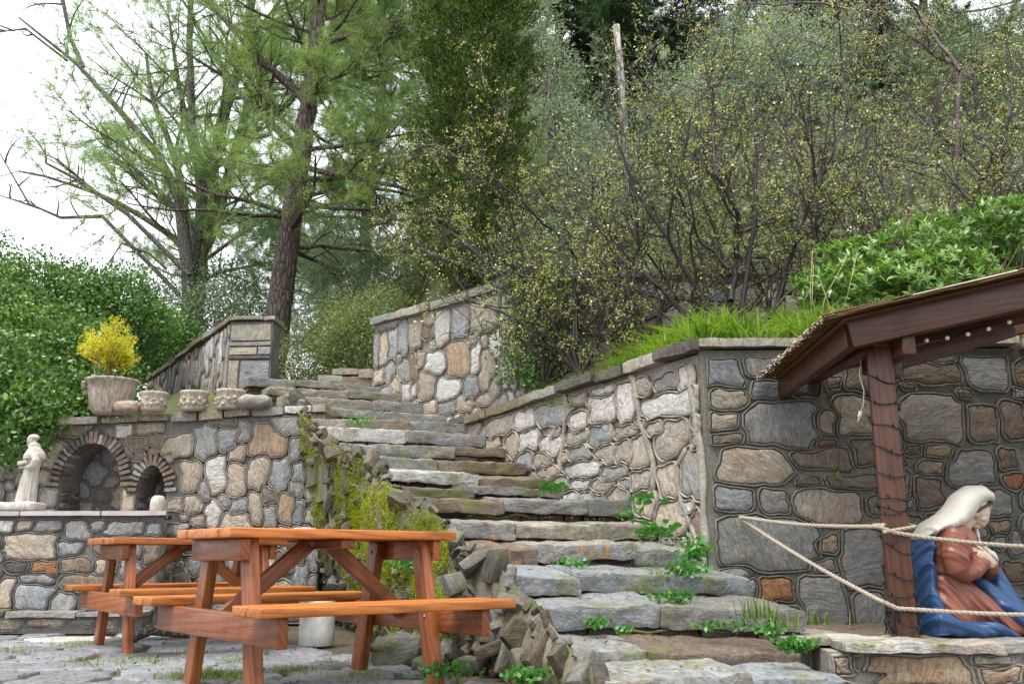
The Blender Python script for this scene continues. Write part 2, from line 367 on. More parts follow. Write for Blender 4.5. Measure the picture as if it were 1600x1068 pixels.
def cells(seeds, inside, joint, bounds, fill=None, fillc='gtk', rng=None, nth=22, lim=1.55, tries=2600, warp=.012):
    rng = rng or R; seeds = list(seeds)
    if fill:
        a0, a1, b0, b1 = fill
        for it in range(tries * 2):
            if it == tries: a0, a1, b0, b1 = a0 * .6, a0 * 1.1, b0 * .6, b0 * 1.1
            u = rng.uniform(bounds[0], bounds[1]); v = rng.uniform(bounds[2], bounds[3]); a = rng.uniform(a0, a1); b = rng.uniform(b0, b1)
            if not inside(np.array([u]), np.array([v]))[0]: continue
            ok = True
            for s in seeds:
                if (abs(u - s[0]) / (s[2] + a)) ** 3 + (abs(v - s[1]) / (s[3] + b)) ** 3 < (1.0 if it < tries else 1.25): ok = False; break
            if ok: seeds.append((u, v, a, b, rng.choice(fillc)))
    S = np.array([s[:4] for s in seeds]); out = []; TT = np.array([(rng.uniform(-1, 1), rng.uniform(-1, 1)) for _ in seeds])
    for i, s in enumerate(seeds):
        if not inside(np.array([s[0]]), np.array([s[1]]))[0]: continue
        th = np.arange(nth) * 2 * np.pi / nth + rng.uniform(0, .2)
        near = np.where((np.abs(S[:, 0] - s[0]) < 3 * (s[2] + S[:, 2])) & (np.abs(S[:, 1] - s[1]) < 3 * (s[3] + S[:, 3])))[0]
        near = near[near != i]
        rr = np.linspace(.05, 1.75, 56)[None, :] * np.ones(nth)[:, None]
        du = np.cos(th)[:, None] * rr * s[2]; dv = np.sin(th)[:, None] * rr * s[3]
        u = s[0] + du; v = s[1] + dv
        uw = u + warp * np.sin(v * 23 + u * 7) + warp * .6 * np.sin(v * 51 - u * 33); vw = v + warp * np.sin(u * 19 - v * 9) + warp * .6 * np.sin(u * 47 + v * 29)
        di = (np.abs((uw - s[0]) / s[2]) ** 8 + np.abs((vw - s[1]) / s[3]) ** 8) ** (1 / 8) + .22 * ((uw - s[0]) / s[2] * TT[i, 0] + (vw - s[1]) / s[3] * TT[i, 1])
        ok = (di < lim) & inside(u, v)
        if len(near):
            ux = (uw[..., None] - S[near, 0]) / S[near, 2]; vx = (vw[..., None] - S[near, 1]) / S[near, 3]
            dn = np.min((np.abs(ux) ** 8 + np.abs(vx) ** 8) ** (1 / 8) + .22 * (ux * TT[near, 0] + vx * TT[near, 1]), axis=-1)
            ok &= di < dn
        k = np.argmin(ok, axis=1); k[ok.all(axis=1)] = ok.shape[1]
        k = np.maximum(k - 1, 0)
        r = np.hypot(du, dv)[np.arange(nth), k]
        r = .05 * np.roll(r, 1) + .9 * r + .05 * np.roll(r, -1); r = r * np.array([rng.uniform(.96, 1.0) for _ in range(nth)])
        if r.mean() < joint * 1.3 or r.min() < .006: continue
        out.append((s[0], s[1], th_real(th, s), r, s[4]))
    return out
def th_real(th, s): return np.arctan2(np.sin(th) * s[3], np.cos(th) * s[2])
def stone_obj(fr, cell, joint, h, mat, parent, name='stone', rng=None, sink=.012):
    rng = rng or R; u0, v0, th, r, c = cell; n = len(th); V = []; tilt = (rng.uniform(-.25, .25) * h, rng.uniform(-.25, .25) * h)
    ri = np.maximum(r - joint, r * .35)
    for (f, w) in ((1., -sink), (.99, h * .55), (.93, h * .95), (.5, h * 1.05)):
        for k in range(n):
            a = ri[k] * f; wj = w + (rng.uniform(-.3, .3) * h if w > 0 else 0) + (tilt[0] * math.cos(th[k]) + tilt[1] * math.sin(th[k])) * (w > 0)
            V.append(fr.P(u0 + math.cos(th[k]) * a, v0 + math.sin(th[k]) * a, wj))
    V.append(fr.P(u0, v0, h * rng.uniform(.9, 1.25))); F = []
    for q in range(3):
        for k in range(n):
            k2 = (k + 1) % n; F.append((q * n + k, q * n + k2, (q + 1) * n + k2, (q + 1) * n + k))
    for k in range(n): F.append((3 * n + k, 3 * n + (k + 1) % n, 4 * n))
    return pyd(name, V, F, mat, parent, True, pal(c))
def collars(mb, fr, cl, joint, hc, rng=None, wid=1.0):
    rng = rng or R
    for (u0, v0, th, r, c) in cl:
        n = len(th); V = []; F = []
        prof = ((1.3, -.024), (1.12, hc * .75), (.75, hc), (.34, hc * .8), (.0, -.006))
        for (o, w) in prof:
            for k in range(n):
                a = max(r[k] - joint * o * wid, r[k] * .3); V.append(fr.P(u0 + math.cos(th[k]) * a, v0 + math.sin(th[k]) * a, w * rng.uniform(.8, 1.2)))
        m = len(prof)
        for q in range(m - 1):
            for k in range(n):
                k2 = (k + 1) % n; F.append((q * n + k2, q * n + k, (q + 1) * n + k, (q + 1) * n + k2))
        mb.add(V, F)
def prism(fr, outline, w0, w1, name, mat, parent, sub=None):
    """closed prism over a (u,v) outline between depths w0 (front) and w1 (back)"""
    n = len(outline); tris = geometry.tessellate_polygon([[Vector((u, v, 0)) for (u, v) in outline]])
    V = [fr.P(u, v, w0) for (u, v) in outline] + [fr.P(u, v, w1) for (u, v) in outline]
    area = sum(outline[i][0] * outline[(i + 1) % n][1] - outline[(i + 1) % n][0] * outline[i][1] for i in range(n))
    F = []
    for t in tris:
        a, b, c = t; s = (outline[b][0] - outline[a][0]) * (outline[c][1] - outline[a][1]) - (outline[c][0] - outline[a][0]) * (outline[b][1] - outline[a][1])
        if s < 0: a, c = c, a
        F.append((a, b, c)); F.append((c + n, b + n, a + n))
    for i in range(n):
        j = (i + 1) % n
        F.append((j, i, i + n, j + n) if area > 0 else (i, j, j + n, i + n))
    return pyd(name, V, F, mat, parent, False)
def stone_face(root, fr, seeds, inside, bounds, joint, h, hc, mat, mortar, fill, fillc, nth=28, warp=.009, lim=1.6):
    cl = cells(seeds, inside, joint, bounds, fill, fillc, nth=nth, warp=warp, lim=lim)
    for c in cl: stone_obj(fr, c, joint * 1.6, h, mat, root, sink=.03)
    mb = MB(); collars(mb, fr, cl, joint, hc); tag(mb.build('mortar_joint', mortar, root), kind='stuff')
    return cl
def coping(root, A, B, thick, hgt, over, name='coping_stone', lo=.35, hi=.75, cs='gksd', mat=None, amp=.014, off=0.):
    """row of rough slabs along the line A-B (top surface height at A.z/B.z); thick is measured to the back"""
    A = Vector(A); B = Vector(B); d = B - A; L = d.length; t = d.normalized(); nrm = Vector((t.y, -t.x, 0)).normalized(); up = t.cross(-nrm).normalized()
    if up.z < 0: up = -up
    s = 0
    while s < L - .02:
        l = min(R.uniform(lo, hi), L - s)
        if L - s - l < lo * .5: l = L - s
        hh = hgt * R.uniform(.8, 1.15); w = thick + over * R.uniform(.6, 1.4)
        c = A + t * (s + l / 2) - nrm * (thick / 2 - (w - thick) / 2 - off) - up * (hh / 2) + Vector((0, 0, R.uniform(-.012, .012)))
        slab(name, c, t, -nrm, up, (l - .014, w, hh), mat or M['stone_moss'], root, pal(R.choice(cs)), seg=(max(3, int(l / .09)), 3, 2), amp=amp, rnd=.16, freq=6, seed=R.random() * 50)
        s += l

# ------------------------------------------------------------------ ground, terraces and hill (setting)
def sheet(name, rows, mat, kind='structure'):
    V = [p for r in rows for p in r]; n = len(rows[0]); F = []
    for i in range(len(rows) - 1):
        for j in range(n - 1): F.append((i * n + j, i * n + j + 1, (i + 1) * n + j + 1, (i + 1) * n + j))
    o = pyd(name, V, F, mat); tag(o, kind=kind); return o
gx = [-900, -300, -100, -40, -20, -10, -6, -3, 0, 3, 6, 10, 20, 40, 100, 300, 900]
gy = [-300, -100, -30, -10, 0, 3, 6, 9, 12, 20, 40, 100, 300, 900]
sheet('ground', [[Vector((x, y, -.06)) for x in gx] for y in gy], M['soil'])

S1 = Vector((1.30, 6.30, 0)); S0 = Vector((-.62, 9.95, 0)); S2 = Vector((7.5, 6.1, 0))      # stair side wall, shrine wall
M0 = Vector((-1.72, 11.3, 0)); M1 = Vector((.15, 9.85, 0)); M2 = Vector((3.2, 9.75, 0)); M3 = Vector((12, 9.2, 0))  # upper wall
ZB = 2.06     # level of the grass bench and of the lower wall tops
ZU = 3.60     # upper wall top
def interp(x, pts):
    if x <= pts[0][0]: return pts[0][1]
    for (a, b), (c, d) in zip(pts, pts[1:]):
        if x <= c: return b + (d - b) * (x - a) / (c - a)
    return pts[-1][1]
def yfront(x): return interp(x, [(-60, 9.9), (-5.0, 9.55), (-2.05, 9.4), (-2.0, 11.4), (-1.72, 11.45), (.15, 10.0), (3.2, 9.9), (12, 9.35), (90, 9.3)])
def hillz(x, y):
    """height of the upper ground"""
    d = y - yfront(x)
    right = ZU - .12 + .46 * max(0, d - .3) + .010 * max(0, d - 8) ** 1.5
    right += .10 * max(0, x - 2)
    left = ZB - .06 + .85 * min(1, max(0, (y - 11.3) / 1.2)) + .10 * max(0, y - 13) 
    left -= max(0, -4.6 - x) * .5
    left = max(left, -.3 - .02 * max(0, -x - 8))
    k = min(1, max(0, (x + 2.4 + .10 * max(0, y - 12)) / 1.6)); k = k * k * (3 - 2 * k)
    if x < -1.72 and y < 12.6: k = 0
    z = left * (1 - k) + right * k
    return z + .10 * noise.noise(Vector((x * .5, y * .5, 0))) * min(1, d)
cols = sorted(set([-60, -40, -28, -20, -15, -12, -10, -8.5, -7.5, -6.8, -6.2, -5.6, -5.2] + [round(-5 + .25 * i, 3) for i in range(53)] + [-2.05, -2.0, -1.72, .15, 3.2] + [8.5 + .8 * i for i in range(20)] + [26, 30, 36, 44, 54, 66, 90]))
ts = [0, .15, .3, .5, .75, 1, 1.4, 1.8, 2.3, 3, 4, 5, 6.5, 8, 10, 12.5, 15, 18, 22, 27, 33, 40, 50, 62, 80, 110, 160, 240]
sheet('hillside', [[Vector((x, yfront(x) + t, hillz(x, yfront(x) + t))) for x in cols] for t in ts], M['hill'])
# grass bench between the lower walls and the upper wall
def bench(s, t):
    """s along the walls (0 at stair end, 1 at far right), t from front wall to upper wall"""
    fr_ = [(0, S0 + Vector((.1, .12, 0))), (.34, S1 + Vector((.22, .3, 0))), (1, S2 + Vector((3.6, .3, 0)))]
    bk_ = [(0, Vector((-.45, 10.2, 0))), (.12, M1 + Vector((0, .05, 0))), (.40, M2 + Vector((0, .1, 0))), (1, M3)]
    def L(pts):
        for (a, p), (b, q) in zip(pts, pts[1:]):
            if s <= b: return p.lerp(q, (s - a) / (b - a))
        return pts[-1][1]
    a = L(fr_); b = L(bk_); p = a.lerp(b, t); k = min(1, max(0, (s - .06) / .16)); p.z = ZB - .08 + (.30 + .58 * min(1, max(0, (s - .16) / .16))) * k * t ** .75 + .05 * noise.noise(p * 1.3) * math.sin(math.pi * min(1, t * 1.3)); return p
sheet('grass_bank', [[bench(i / 30, j / 10) for i in range(31)] for j in range(11)], M['soil'])

# terrace floor: bedding plus flagstones
floor_o = sheet('terrace_floor', [[Vector((x, y, -.012 + .006 * noise.noise(Vector((x, y, 0)) * 2))) for x in np.linspace(-9, 4, 40)] for y in np.linspace(1.5, 9.6, 30)], M['soil'])
ff = Frame((0, 0, 0), (1, 0, 0), (0, 1, 0), (0, 0, 1))
def in_floor(u, v): return (u > -6.5) & (u < 1.2) & (v > 3.2) & (v < 8.6) & (v > 4.1 + .0 * u) & ((u < -1.95 + .0 * v) | (v < 7.6 - 1.45 * (u + 1.95))) & ((v < 7.9) | (u > -2.9))
for c in cells([], in_floor, .010, (-6.5, 1.2, 3.2, 8.6), (.16, .50, .12, .32), 'bbbgbps', nth=24, warp=.03, lim=1.7, tries=2500):
    o = stone_obj(ff, c, .012, R.uniform(.004, .016), M['flag'], floor_o, 'flagstone', sink=.02); q = R.uniform(.8, 1.15); o.color = (.22 * q, .235 * q, .255 * q, 1) if R.random() < .8 else o.color

# ------------------------------------------------------------------ left terrace wall with two arched niches
TW = vframe((-5.35, 9.42), (-1.85, 9.12)); TL = 3.51
def topT(u): return 1.93 + .035 * u
A1 = (TW.px(92, 760)[0], TW.px(190, 760)[0]); A2 = (TW.px(214, 770)[0], TW.px(259, 770)[0])
arches = []
for (l, r), ysp, yap in ((A1, 760, 692), (A2, 770, 727)):
    uc = (l + r) / 2; arches.append((uc, (r - l) / 2, TW.px(TW and 150, ysp)[1], TW.px(150, yap)[1] - TW.px(150, ysp)[1]))
CZ = 1.00     # counter top
def in_T(u, v, grow=0., base=.0):
    ok = (u > .01) & (u < TL) & (v > 0) & (v < 1.93 + .035 * u - .05)
    for (uc, hw, vs_, rise) in arches:
        q = np.clip(1 - ((u - uc) / (hw + grow)) ** 2, 0, None)
        ok &= ~((np.abs(u - uc) < hw + grow) & (v < vs_ + (rise + grow) * np.sqrt(q)) & (v > vs_ - .01)) & ~((np.abs(u - uc) < hw + .008) & (v <= vs_ - .01))
    return ok
tw = empty('terrace_wall', 'left retaining wall of irregular stones with two arched niches', 'stone wall', loc=TW.P(TL / 2, 0, -.2))
outl = [(0, 0)]
for (uc, hw, vs_, rise) in arches:
    outl += [(uc - hw, 0), (uc - hw, vs_)] + [(uc - hw * math.cos(a), vs_ + rise * math.sin(a)) for a in np.linspace(.12, math.pi - .12, 15)] + [(uc + hw, vs_), (uc + hw, 0)]
outl += [(TL, 0), (TL, topT(TL) - .04), (0, topT(0) - .04)]
prism(TW, outl, -.022, -.42, 'wall_core', M['mortar_dark'], tw)
zt = [(485, 410, 70, 50, 't'), (562, 398, 60, 75, 'b'), (622, 400, 65, 65, 'b'), (672, 375, 35, 55, 'g'), (735, 395, 85, 85, 'o'), (785, 355, 70, 50, 'g'), (645, 440, 55, 45, 't'), (598, 480, 50, 100, 'p'), (480, 505, 40, 70, 'o'), (525, 500, 50, 80, 't'), (650, 510, 55, 85, 't'), (705, 480, 60, 110, 't'), (765, 490, 50, 80, 'b'), (815, 430, 30, 70, 'g'), (822, 485, 35, 50, 'b'), (810, 530, 40, 40, 'g'), (480, 575, 40, 40, 't'), (520, 575, 50, 40, 't'), (587, 605, 40, 60, 'p'), (620, 565, 30, 30, 'g'), (655, 580, 50, 40, 'b'), (645, 625, 80, 50, 't'), (703, 590, 40, 80, 't'), (740, 550, 40, 50, 'k'), (742, 610, 30, 60, 'g'), (785, 585, 40, 90, 'o'), (818, 585, 25, 70, 'b'), (560, 540, 30, 50, 'g'), (345, 375, 44, 32, 'p'), (402, 366, 66, 26, 't'), (355, 480, 40, 32, 't'), (350, 560, 32, 60, 't'), (380, 410, 50, 36, 'k'), (345, 425, 40, 36, 'k'), (425, 400, 40, 30, 'k'), (200, 375, 50, 26, 'k')]
stone_face(tw, TW, seeds_px(TW, zt, 0, 460, .5695), lambda u, v: in_T(u, v, .10), (0, TL, 0, 2.1), .011, .012, .017, M['stone'], M['mortar'], (.05, .13, .05, .11), 'ttgbkps')
for (uc, hw, vs_, rise) in arches:      # voussoirs: thin slates set radially round each arch
    nv = 26 if hw > .2 else 16
    for k in range(nv):
        a = math.pi * (k + .5) / nv; e = R.uniform(.075, .12)
        p = Vector((uc - hw * math.cos(a), 0, vs_ + rise * math.sin(a))); d2 = Vector((-math.cos(a) * hw, 0, math.sin(a) * rise)); d2 = Vector((d2.x / hw ** 2, 0, d2.z / rise ** 2)).normalized()
        c = TW.P(p.x + d2.x * e / 2, p.z + d2.z * e / 2, -.06); ax = TW.U * d2.x + TW.V * d2.z; tn = TW.U * d2.z - TW.V * d2.x
        slab('voussoir', c, ax, TW.N, tn, (e + .01, .17 + R.uniform(0, .03), math.pi * (hw + rise) / 2 / nv * R.uniform(.74, .93)), M['stone'], tw, pal(R.choice('gkkkd')), seg=(3, 2, 1), amp=.006, rnd=.15, seed=k + uc * 9)
# niche backs and jambs
NB = Frame(TW.P(0, 0, -.40), TW.U, TW.V, TW.N)
for (uc, hw, vs_, rise) in arches:
    def in_n(u, v, uc=uc, hw=hw): return (np.abs(u - uc) < hw + .14) & (v > CZ - .05) & (v < vs_ + rise + .1)
    prism(NB, [(uc - hw - .2, CZ - .1), (uc + hw + .2, CZ - .1), (uc + hw + .2, vs_ + rise + .15), (uc - hw - .2, vs_ + rise + .15)], .0, -.12, 'niche_back', M['mortar_dark'], tw)
    stone_face(tw, NB, [], in_n, (uc - hw - .14, uc + hw + .14, CZ - .05, vs_ + rise + .1), .012, .014, .010, M['stone'], M['mortar_dark'], (.06, .12, .06, .11), 'bgkt')
    for sgn in (-1, 1):
        JF = Frame(TW.P(uc + sgn * hw, 0, 0), -TW.N * 1.0 if sgn < 0 else TW.N, TW.V, TW.U * (-sgn))
        lo_, hi_ = (.03, .38) if sgn < 0 else (-.38, -.03)
        stone_face(tw, JF, [], lambda u, v, a=lo_, b=hi_, t=vs_: (u > a) & (u < b) & (v > CZ) & (v < t), (lo_, hi_, CZ, vs_), .010, .010, .006, M['stone'], M['mortar_dark'], (.08, .16, .025, .05), 'kgtk', nth=12)
coping(tw, TW.P(-.02, topT(0) + .015, 0), TW.P(TL * .55, topT(TL * .55) + .02, 0), .40, .065, .05, lo=.3, hi=.6)
coping(tw, TW.P(TL * .55, topT(TL * .55) + .02, 0), TW.P(TL + .02, topT(TL) + .05, 0), .40, .085, .05, lo=.22, hi=.42, cs='gsbp')
rehome(tw)

# ------------------------------------------------------------------ stone counter in front of the niches
CF = vframe((-6.2, 8.32), (-3.02, 8.20)); CL = 3.18
ct = empty('stone_counter', 'low stone counter with pinkish marble ledge below the arched niches', 'stone counter', loc=CF.P(CL / 2, 0, -.4))
CK = -.38      # the end of the counter is splayed back to the small niche
V = [CF.P(u + (CK * (-w / .98) if u > 1 else 0), v, w) for w in (-.012, -.98) for (u, v) in ((0, 0), (CL, 0), (CL, CZ - .03), (0, CZ - .03))]
pyd('counter_core', V, [(0, 1, 2, 3), (7, 6, 5, 4), (1, 0, 4, 5), (2, 1, 5, 6), (3, 2, 6, 7), (0, 3, 7, 4)], M['mortar_dark'], ct, False)
zc = [(35, 580, 80, 65, 'p'), (143, 578, 70, 60, 't'), (265, 580, 130, 60, 'g'), (420, 605, 130, 90, 'g'), (150, 695, 280, 120, 't'), (375, 700, 120, 70, 'b'), (250, 805, 130, 70, 'r'), (410, 800, 150, 80, 'k'), (75, 805, 140, 50, 'd'), (205, 865, 150, 50, 'g'), (35, 940, 80, 140, 't'), (185, 970, 200, 110, 'b'), (540, 580, 90, 55, 'g'), (700, 585, 200, 60, 'g'), (860, 590, 90, 60, 'b'), (470, 900, 200, 90, 'k'), (600, 700, 120, 80, 'k'), (740, 700, 100, 80, 'g'), (850, 720, 90, 120, 'k')]
stone_face(ct, CF, seeds_px(CF, zc, 0, 660, .281), lambda u, v: (u > .01) & (u < CL - .01) & (v > .17) & (v < CZ - .05), (0, CL, .17, CZ), .012, .012, .014, M['stone'], M['mortar_dark'], (.08, .17, .06, .12), 'gbktd')
ce_d = (-CF.N * .98 + CF.U * CK).normalized(); CE = Frame(CF.P(CL, 0, 0), ce_d, (0, 0, 1), Vector((-ce_d.y, ce_d.x, 0)) * -1)
stone_face(ct, CE, [], lambda u, v: (u > .02) & (u < .9) & (v > .02) & (v < CZ - .05), (0, .9, 0, CZ), .014, .014, .012, M['stone'], M['mortar_dark'], (.08, .16, .06, .12), 'gbkt', nth=12)
x0 = -.05
for l in (1.35, .62, .72, .56):
    ms = slab('marble_slab', CF.P(x0 + l / 2, CZ - .008, -.47), CF.U, -CF.N, (0, 0, 1), (l - .008, 1.05, .045), M['marble'], ct, (1, 1, 1), seg=(8, 4, 1), amp=.003, rnd=.2, seed=x0); x0 += l
    if x0 > CL - .1:
        for v in ms.data.vertices:
            w = -(v.co - CF.O).dot(CF.N); uu = (v.co - CF.O).dot(CF.U)
            if uu > CL - .3: v.co += CF.U * (CK * w / .98)
PF = Frame(CF.P(0, 0, .16), CF.U, CF.V, CF.N)
prism(PF, [(0, 0), (CL - .05, 0), (CL - .05, .15), (0, .15)], 0, -.159, 'plinth_core', M['mortar_dark'], ct)
stone_face(ct, PF, [], lambda u, v: (u > .02) & (u < CL - .07) & (v > .015) & (v < .125), (0, CL, 0, .13), .012, .012, .010, M['stone'], M['mortar'], (.07, .16, .05, .06), 'gktg', nth=14)
coping(ct, CF.P(0, .185, .20), CF.P(CL - .03, .185, .20), .20, .045, .02, name='plinth_slab', lo=.35, hi=.7)
rehome(ct)

# ------------------------------------------------------------------ parapet with pillar at the top of the stairs
PA = at(232, 592, 14.2); PB = at(362, 500, 12.1); PC = at(428, 492, 12.05)
PW = vframe(PA, PB); PL = (Vector((PB.x, PB.y, 0)) - Vector((PA.x, PA.y, 0))).length
pt0, pt1 = PA.z, PB.z
pw = empty('parapet_wall', 'sloping parapet of upright slates ending in a square ashlar pillar', 'stone wall', loc=PW.P(PL / 2, 2.0, -.15))
prism(PW, [(0, 1.2), (PL, 1.2), (PL, pt1 - .03), (0, pt0 - .03)], 0, -.35, 'wall_core', M['mortar_dark'], pw)
def in_P(u, v): return (u > .0) & (u < PL - .01) & (v > 1.9) & (v < pt0 + (pt1 - pt0) * u / PL - .05)
stone_face(pw, PW, [], in_P, (0, PL, 1.9, pt1), .009, .022, .010, M['stone'], M['mortar_dark'], (.035, .07, .12, .34), 'gbstgpbgo', nth=20, warp=.02)
PF2 = vframe(PB, PC); pfl = (PC - PB).xy.length
prism(PF2, [(0, 1.9), (pfl, 1.9), (pfl, pt1 - .03), (0, pt1 - .03)], .006, -.3, 'pillar_core', M['mortar_dark'], pw)
zz = pt1 - .06
for hgt, parts in ((.24, ((0, 1, 's'),)), (.07, ((0, 1, 'g'),)), (.12, ((0, .68, 't'), (.68, 1, 'g'))), (.06, ((0, 1, 'd'),)), (.42, ((0, .27, 's'), (.27, 1, 'b'))), (.12, ((0, 1, 'g'),)), (.16, ((0, .5, 't'), (.5, 1, 'g')))):
    for a, b, c in parts:
        slab('ashlar_block', PF2.P((a + b) / 2 * pfl, zz - hgt / 2, -.12), PF2.U, -PF2.N, (0, 0, 1), ((b - a) * pfl - .02, .31, hgt - .018), M['stone'], pw, pal(c), seg=(6, 3, 3), amp=.010, rnd=.08, seed=zz * 7 + a)
    zz -= hgt
coping(pw, PA + Vector((0, 0, .03)), Vector((PB.x, PB.y, PB.z + .04)), .40, .075, .06, lo=.3, hi=.6, cs='ggdk')
coping(pw, Vector((PB.x - .03, PB.y, PB.z + .03)), Vector((PC.x + .04, PC.y, PB.z + .03)), .36, .06, .06, lo=.3, hi=.5, cs='gs')
rehome(pw)

# ------------------------------------------------------------------ upper wall (middle of the picture, runs on behind the thorn bushes)
uw = empty('upper_retaining_wall', 'tall upper retaining wall of pale upright stones right of the stair top', 'stone wall', loc=(M1.x, M1.y, 2.0))
UW = vframe(M0, M1); UL = (M1 - M0).length
prism(UW, [(0, 1.4), (UL, 1.4), (UL, ZU - .03), (0, ZU - .12)], -.022, -.4, 'wall_core', M['mortar'], uw)
zm = [(497, 400, 28, 130, 'b'), (545, 290, 70, 40, 'g'), (537, 395, 38, 120, 't'), (575, 370, 40, 130, 'b'), (612, 340, 35, 120, 'b'), (660, 290, 55, 170, 't'), (715, 250, 50, 90, 't'), (715, 320, 50, 50, 'k'), (775, 270, 60, 160, 'p'), (855, 270, 65, 140, 'b'), (950, 220, 110, 200, 's'), (1025, 110, 35, 60, 'p'), (1055, 230, 50, 140, 'p'), (745, 440, 75, 75, 'p'), (690, 430, 30, 60, 't'), (845, 435, 90, 140, 'o'), (920, 430, 40, 100, 'p'), (1000, 370, 45, 90, 'p'), (968, 470, 50, 130, 't'), (715, 545, 65, 110, 't'), (800, 560, 85, 90, 'p'), (905, 545, 50, 90, 'b'), (720, 640, 70, 65, 't'), (790, 635, 70, 60, 'g'), (870, 615, 70, 60, 't'), (630, 480, 30, 90, 'g'), (655, 470, 40, 90, 'k'), (612, 490, 35, 90, 'g'), (630, 570, 35, 70, 'p'), (660, 560, 25, 50, 'p'), (590, 540, 40, 60, 't'), (655, 640, 40, 60, 'g'), (510, 500, 50, 60, 't'), (550, 490, 35, 70, 'g'), (950, 600, 60, 40, 't'), (1060, 450, 60, 170, 'p'), (1000, 540, 40, 80, 't')]
stone_face(uw, UW, seeds_px(UW, zm, 400, 400, .3745), lambda u, v: (u > .005) & (u < UL) & (v > 1.6) & (v < ZU - .15 + .08 * u / UL), (0, UL, 1.6, ZU), .012, .014, .020, M['stone'], M['mortar'], (.06, .12, .08, .2), 'tgpbs')
UE = vframe(M0 + Vector((-.12, .38, 0)), M0)
for (Aq, Bq) in ((M1, M2), (M2, M3)):
    W2 = vframe(Aq, Bq); l2 = (Bq - Aq).length
    prism(W2, [(0, 1.8), (l2, 1.8), (l2, ZU + .1), (0, ZU + .02)], -.022, -.4, 'wall_core', M['mortar'], uw)
    stone_face(uw, W2, [], lambda u, v, l2=l2: (u > .01) & (u < min(l2, 4.2)) & (v > 2.1) & (v < ZU - .03), (0, min(l2, 4.2), 2.1, ZU), .012, .014, .018, M['stone'], M['mortar'], (.09, .17, .12, .24), 'tgpbsko')
    coping(uw, Vector((Aq.x, Aq.y, ZU + .06)), Vector((Bq.x, Bq.y, ZU + .14)), .44, .09, .07, lo=.4, hi=.8)
coping(uw, Vector((M0.x, M0.y, ZU - .06)) - UW.U * .04, Vector((M1.x, M1.y, ZU + .05)), .44, .09, .07, lo=.35, hi=.65, cs='ggsk')
rehome(uw)

# ------------------------------------------------------------------ stair side wall and shrine wall
SW = vframe(S0, S1); SL = (S1 - S0).length
sw = empty('stair_side_wall', 'pale stone wall with thick mortar ribs climbing beside the stairs', 'stone wall', loc=SW.P(SL / 2, 0, -.2))
prism(SW, [(0, 0), (SL, 0), (SL, ZB - .06), (0, ZB - .06)], -.022, -.38, 'wall_core', M['mortar'], sw)
zs = [(320, 400, 70, 110, 'p'), (425, 395, 130, 80, 'b'), (470, 330, 70, 40, 't'), (220, 440, 80, 70, 's'), (340, 490, 70, 80, 'p'), (430, 530, 80, 70, 'p'), (315, 595, 60, 80, 'b'), (400, 580, 60, 60, 's'), (410, 640, 70, 50, 't'), (640, 360, 100, 110, 'p'), (735, 340, 65, 150, 'p'), (655, 290, 80, 40, 'p'), (545, 430, 70, 70, 'p'), (545, 490, 80, 50, 's'), (640, 470, 90, 80, 'b'), (745, 465, 80, 50, 's'), (550, 550, 80, 50, 'g'), (655, 560, 70, 70, 's'), (725, 550, 60, 90, 's'), (800, 560, 60, 110, 's'), (575, 625, 130, 60, 'p'), (700, 640, 90, 50, 'g'), (560, 690, 80, 40, 'p'), (650, 690, 80, 50, 's'), (810, 670, 70, 80, 's'), (990, 250, 40, 100, 'p'), (930, 350, 220, 90, 'p'), (870, 215, 60, 40, 'p'), (920, 260, 80, 60, 'g'), (870, 450, 70, 60, 's'), (950, 490, 110, 150, 's'), (920, 680, 70, 130, 't'), (915, 820, 110, 130, 't'), (1020, 650, 75, 190, 'g'), (1045, 900, 40, 150, 'k')]
stone_face(sw, SW, seeds_px(SW, zs, 700, 500, .3745), lambda u, v: (u > .01) & (u < SL - .02) & (v > .2 + 1.5 * (1 - u / SL) - .45) & (v < ZB - .10), (0, SL, .1, ZB), .014, .012, .022, M['stone'], M['mortar'], (.09, .17, .05, .11), 'sspgt')
mbv = MB()          # the tall mortar ribs that run the height of the wall
for (pts, r) in (([(885, 590), (884, 650), (880, 700), (872, 760)], .034), ([(985, 560), (995, 610), (1002, 660), (1022, 720), (1020, 790)], .034), ([(1075, 700), (1058, 730), (1066, 780), (1088, 840), (1100, 885)], .03), ([(1080, 570), (1085, 640), (1098, 720), (1106, 800), (1112, 880)], .04)):
    P3 = []
    for i in range(len(pts) - 1):
        for q in range(4):
            x = pts[i][0] + (pts[i + 1][0] - pts[i][0]) * q / 4; y = pts[i][1] + (pts[i + 1][1] - pts[i][1]) * q / 4
            u, v = SW.px(x, y); u = min(u, SL - .02); P3.append(SW.P(u + R.uniform(-.012, .012), min(v, ZB - .10), .004))
    mbv.tube(P3, [r * .8 * R.uniform(.7, 1.3) for _ in P3], 7, side=SW.N, rad2=[.020 * R.uniform(.8, 1.2) for _ in P3])
mbv.build('mortar_rib', M['mortar'], sw)
coping(sw, SW.P(-.05, ZB + .0, 0), SW.P(SL + .03, ZB + .03, 0), .42, .085, .07, lo=.35, hi=.75, cs='gkds')
rehome(sw)

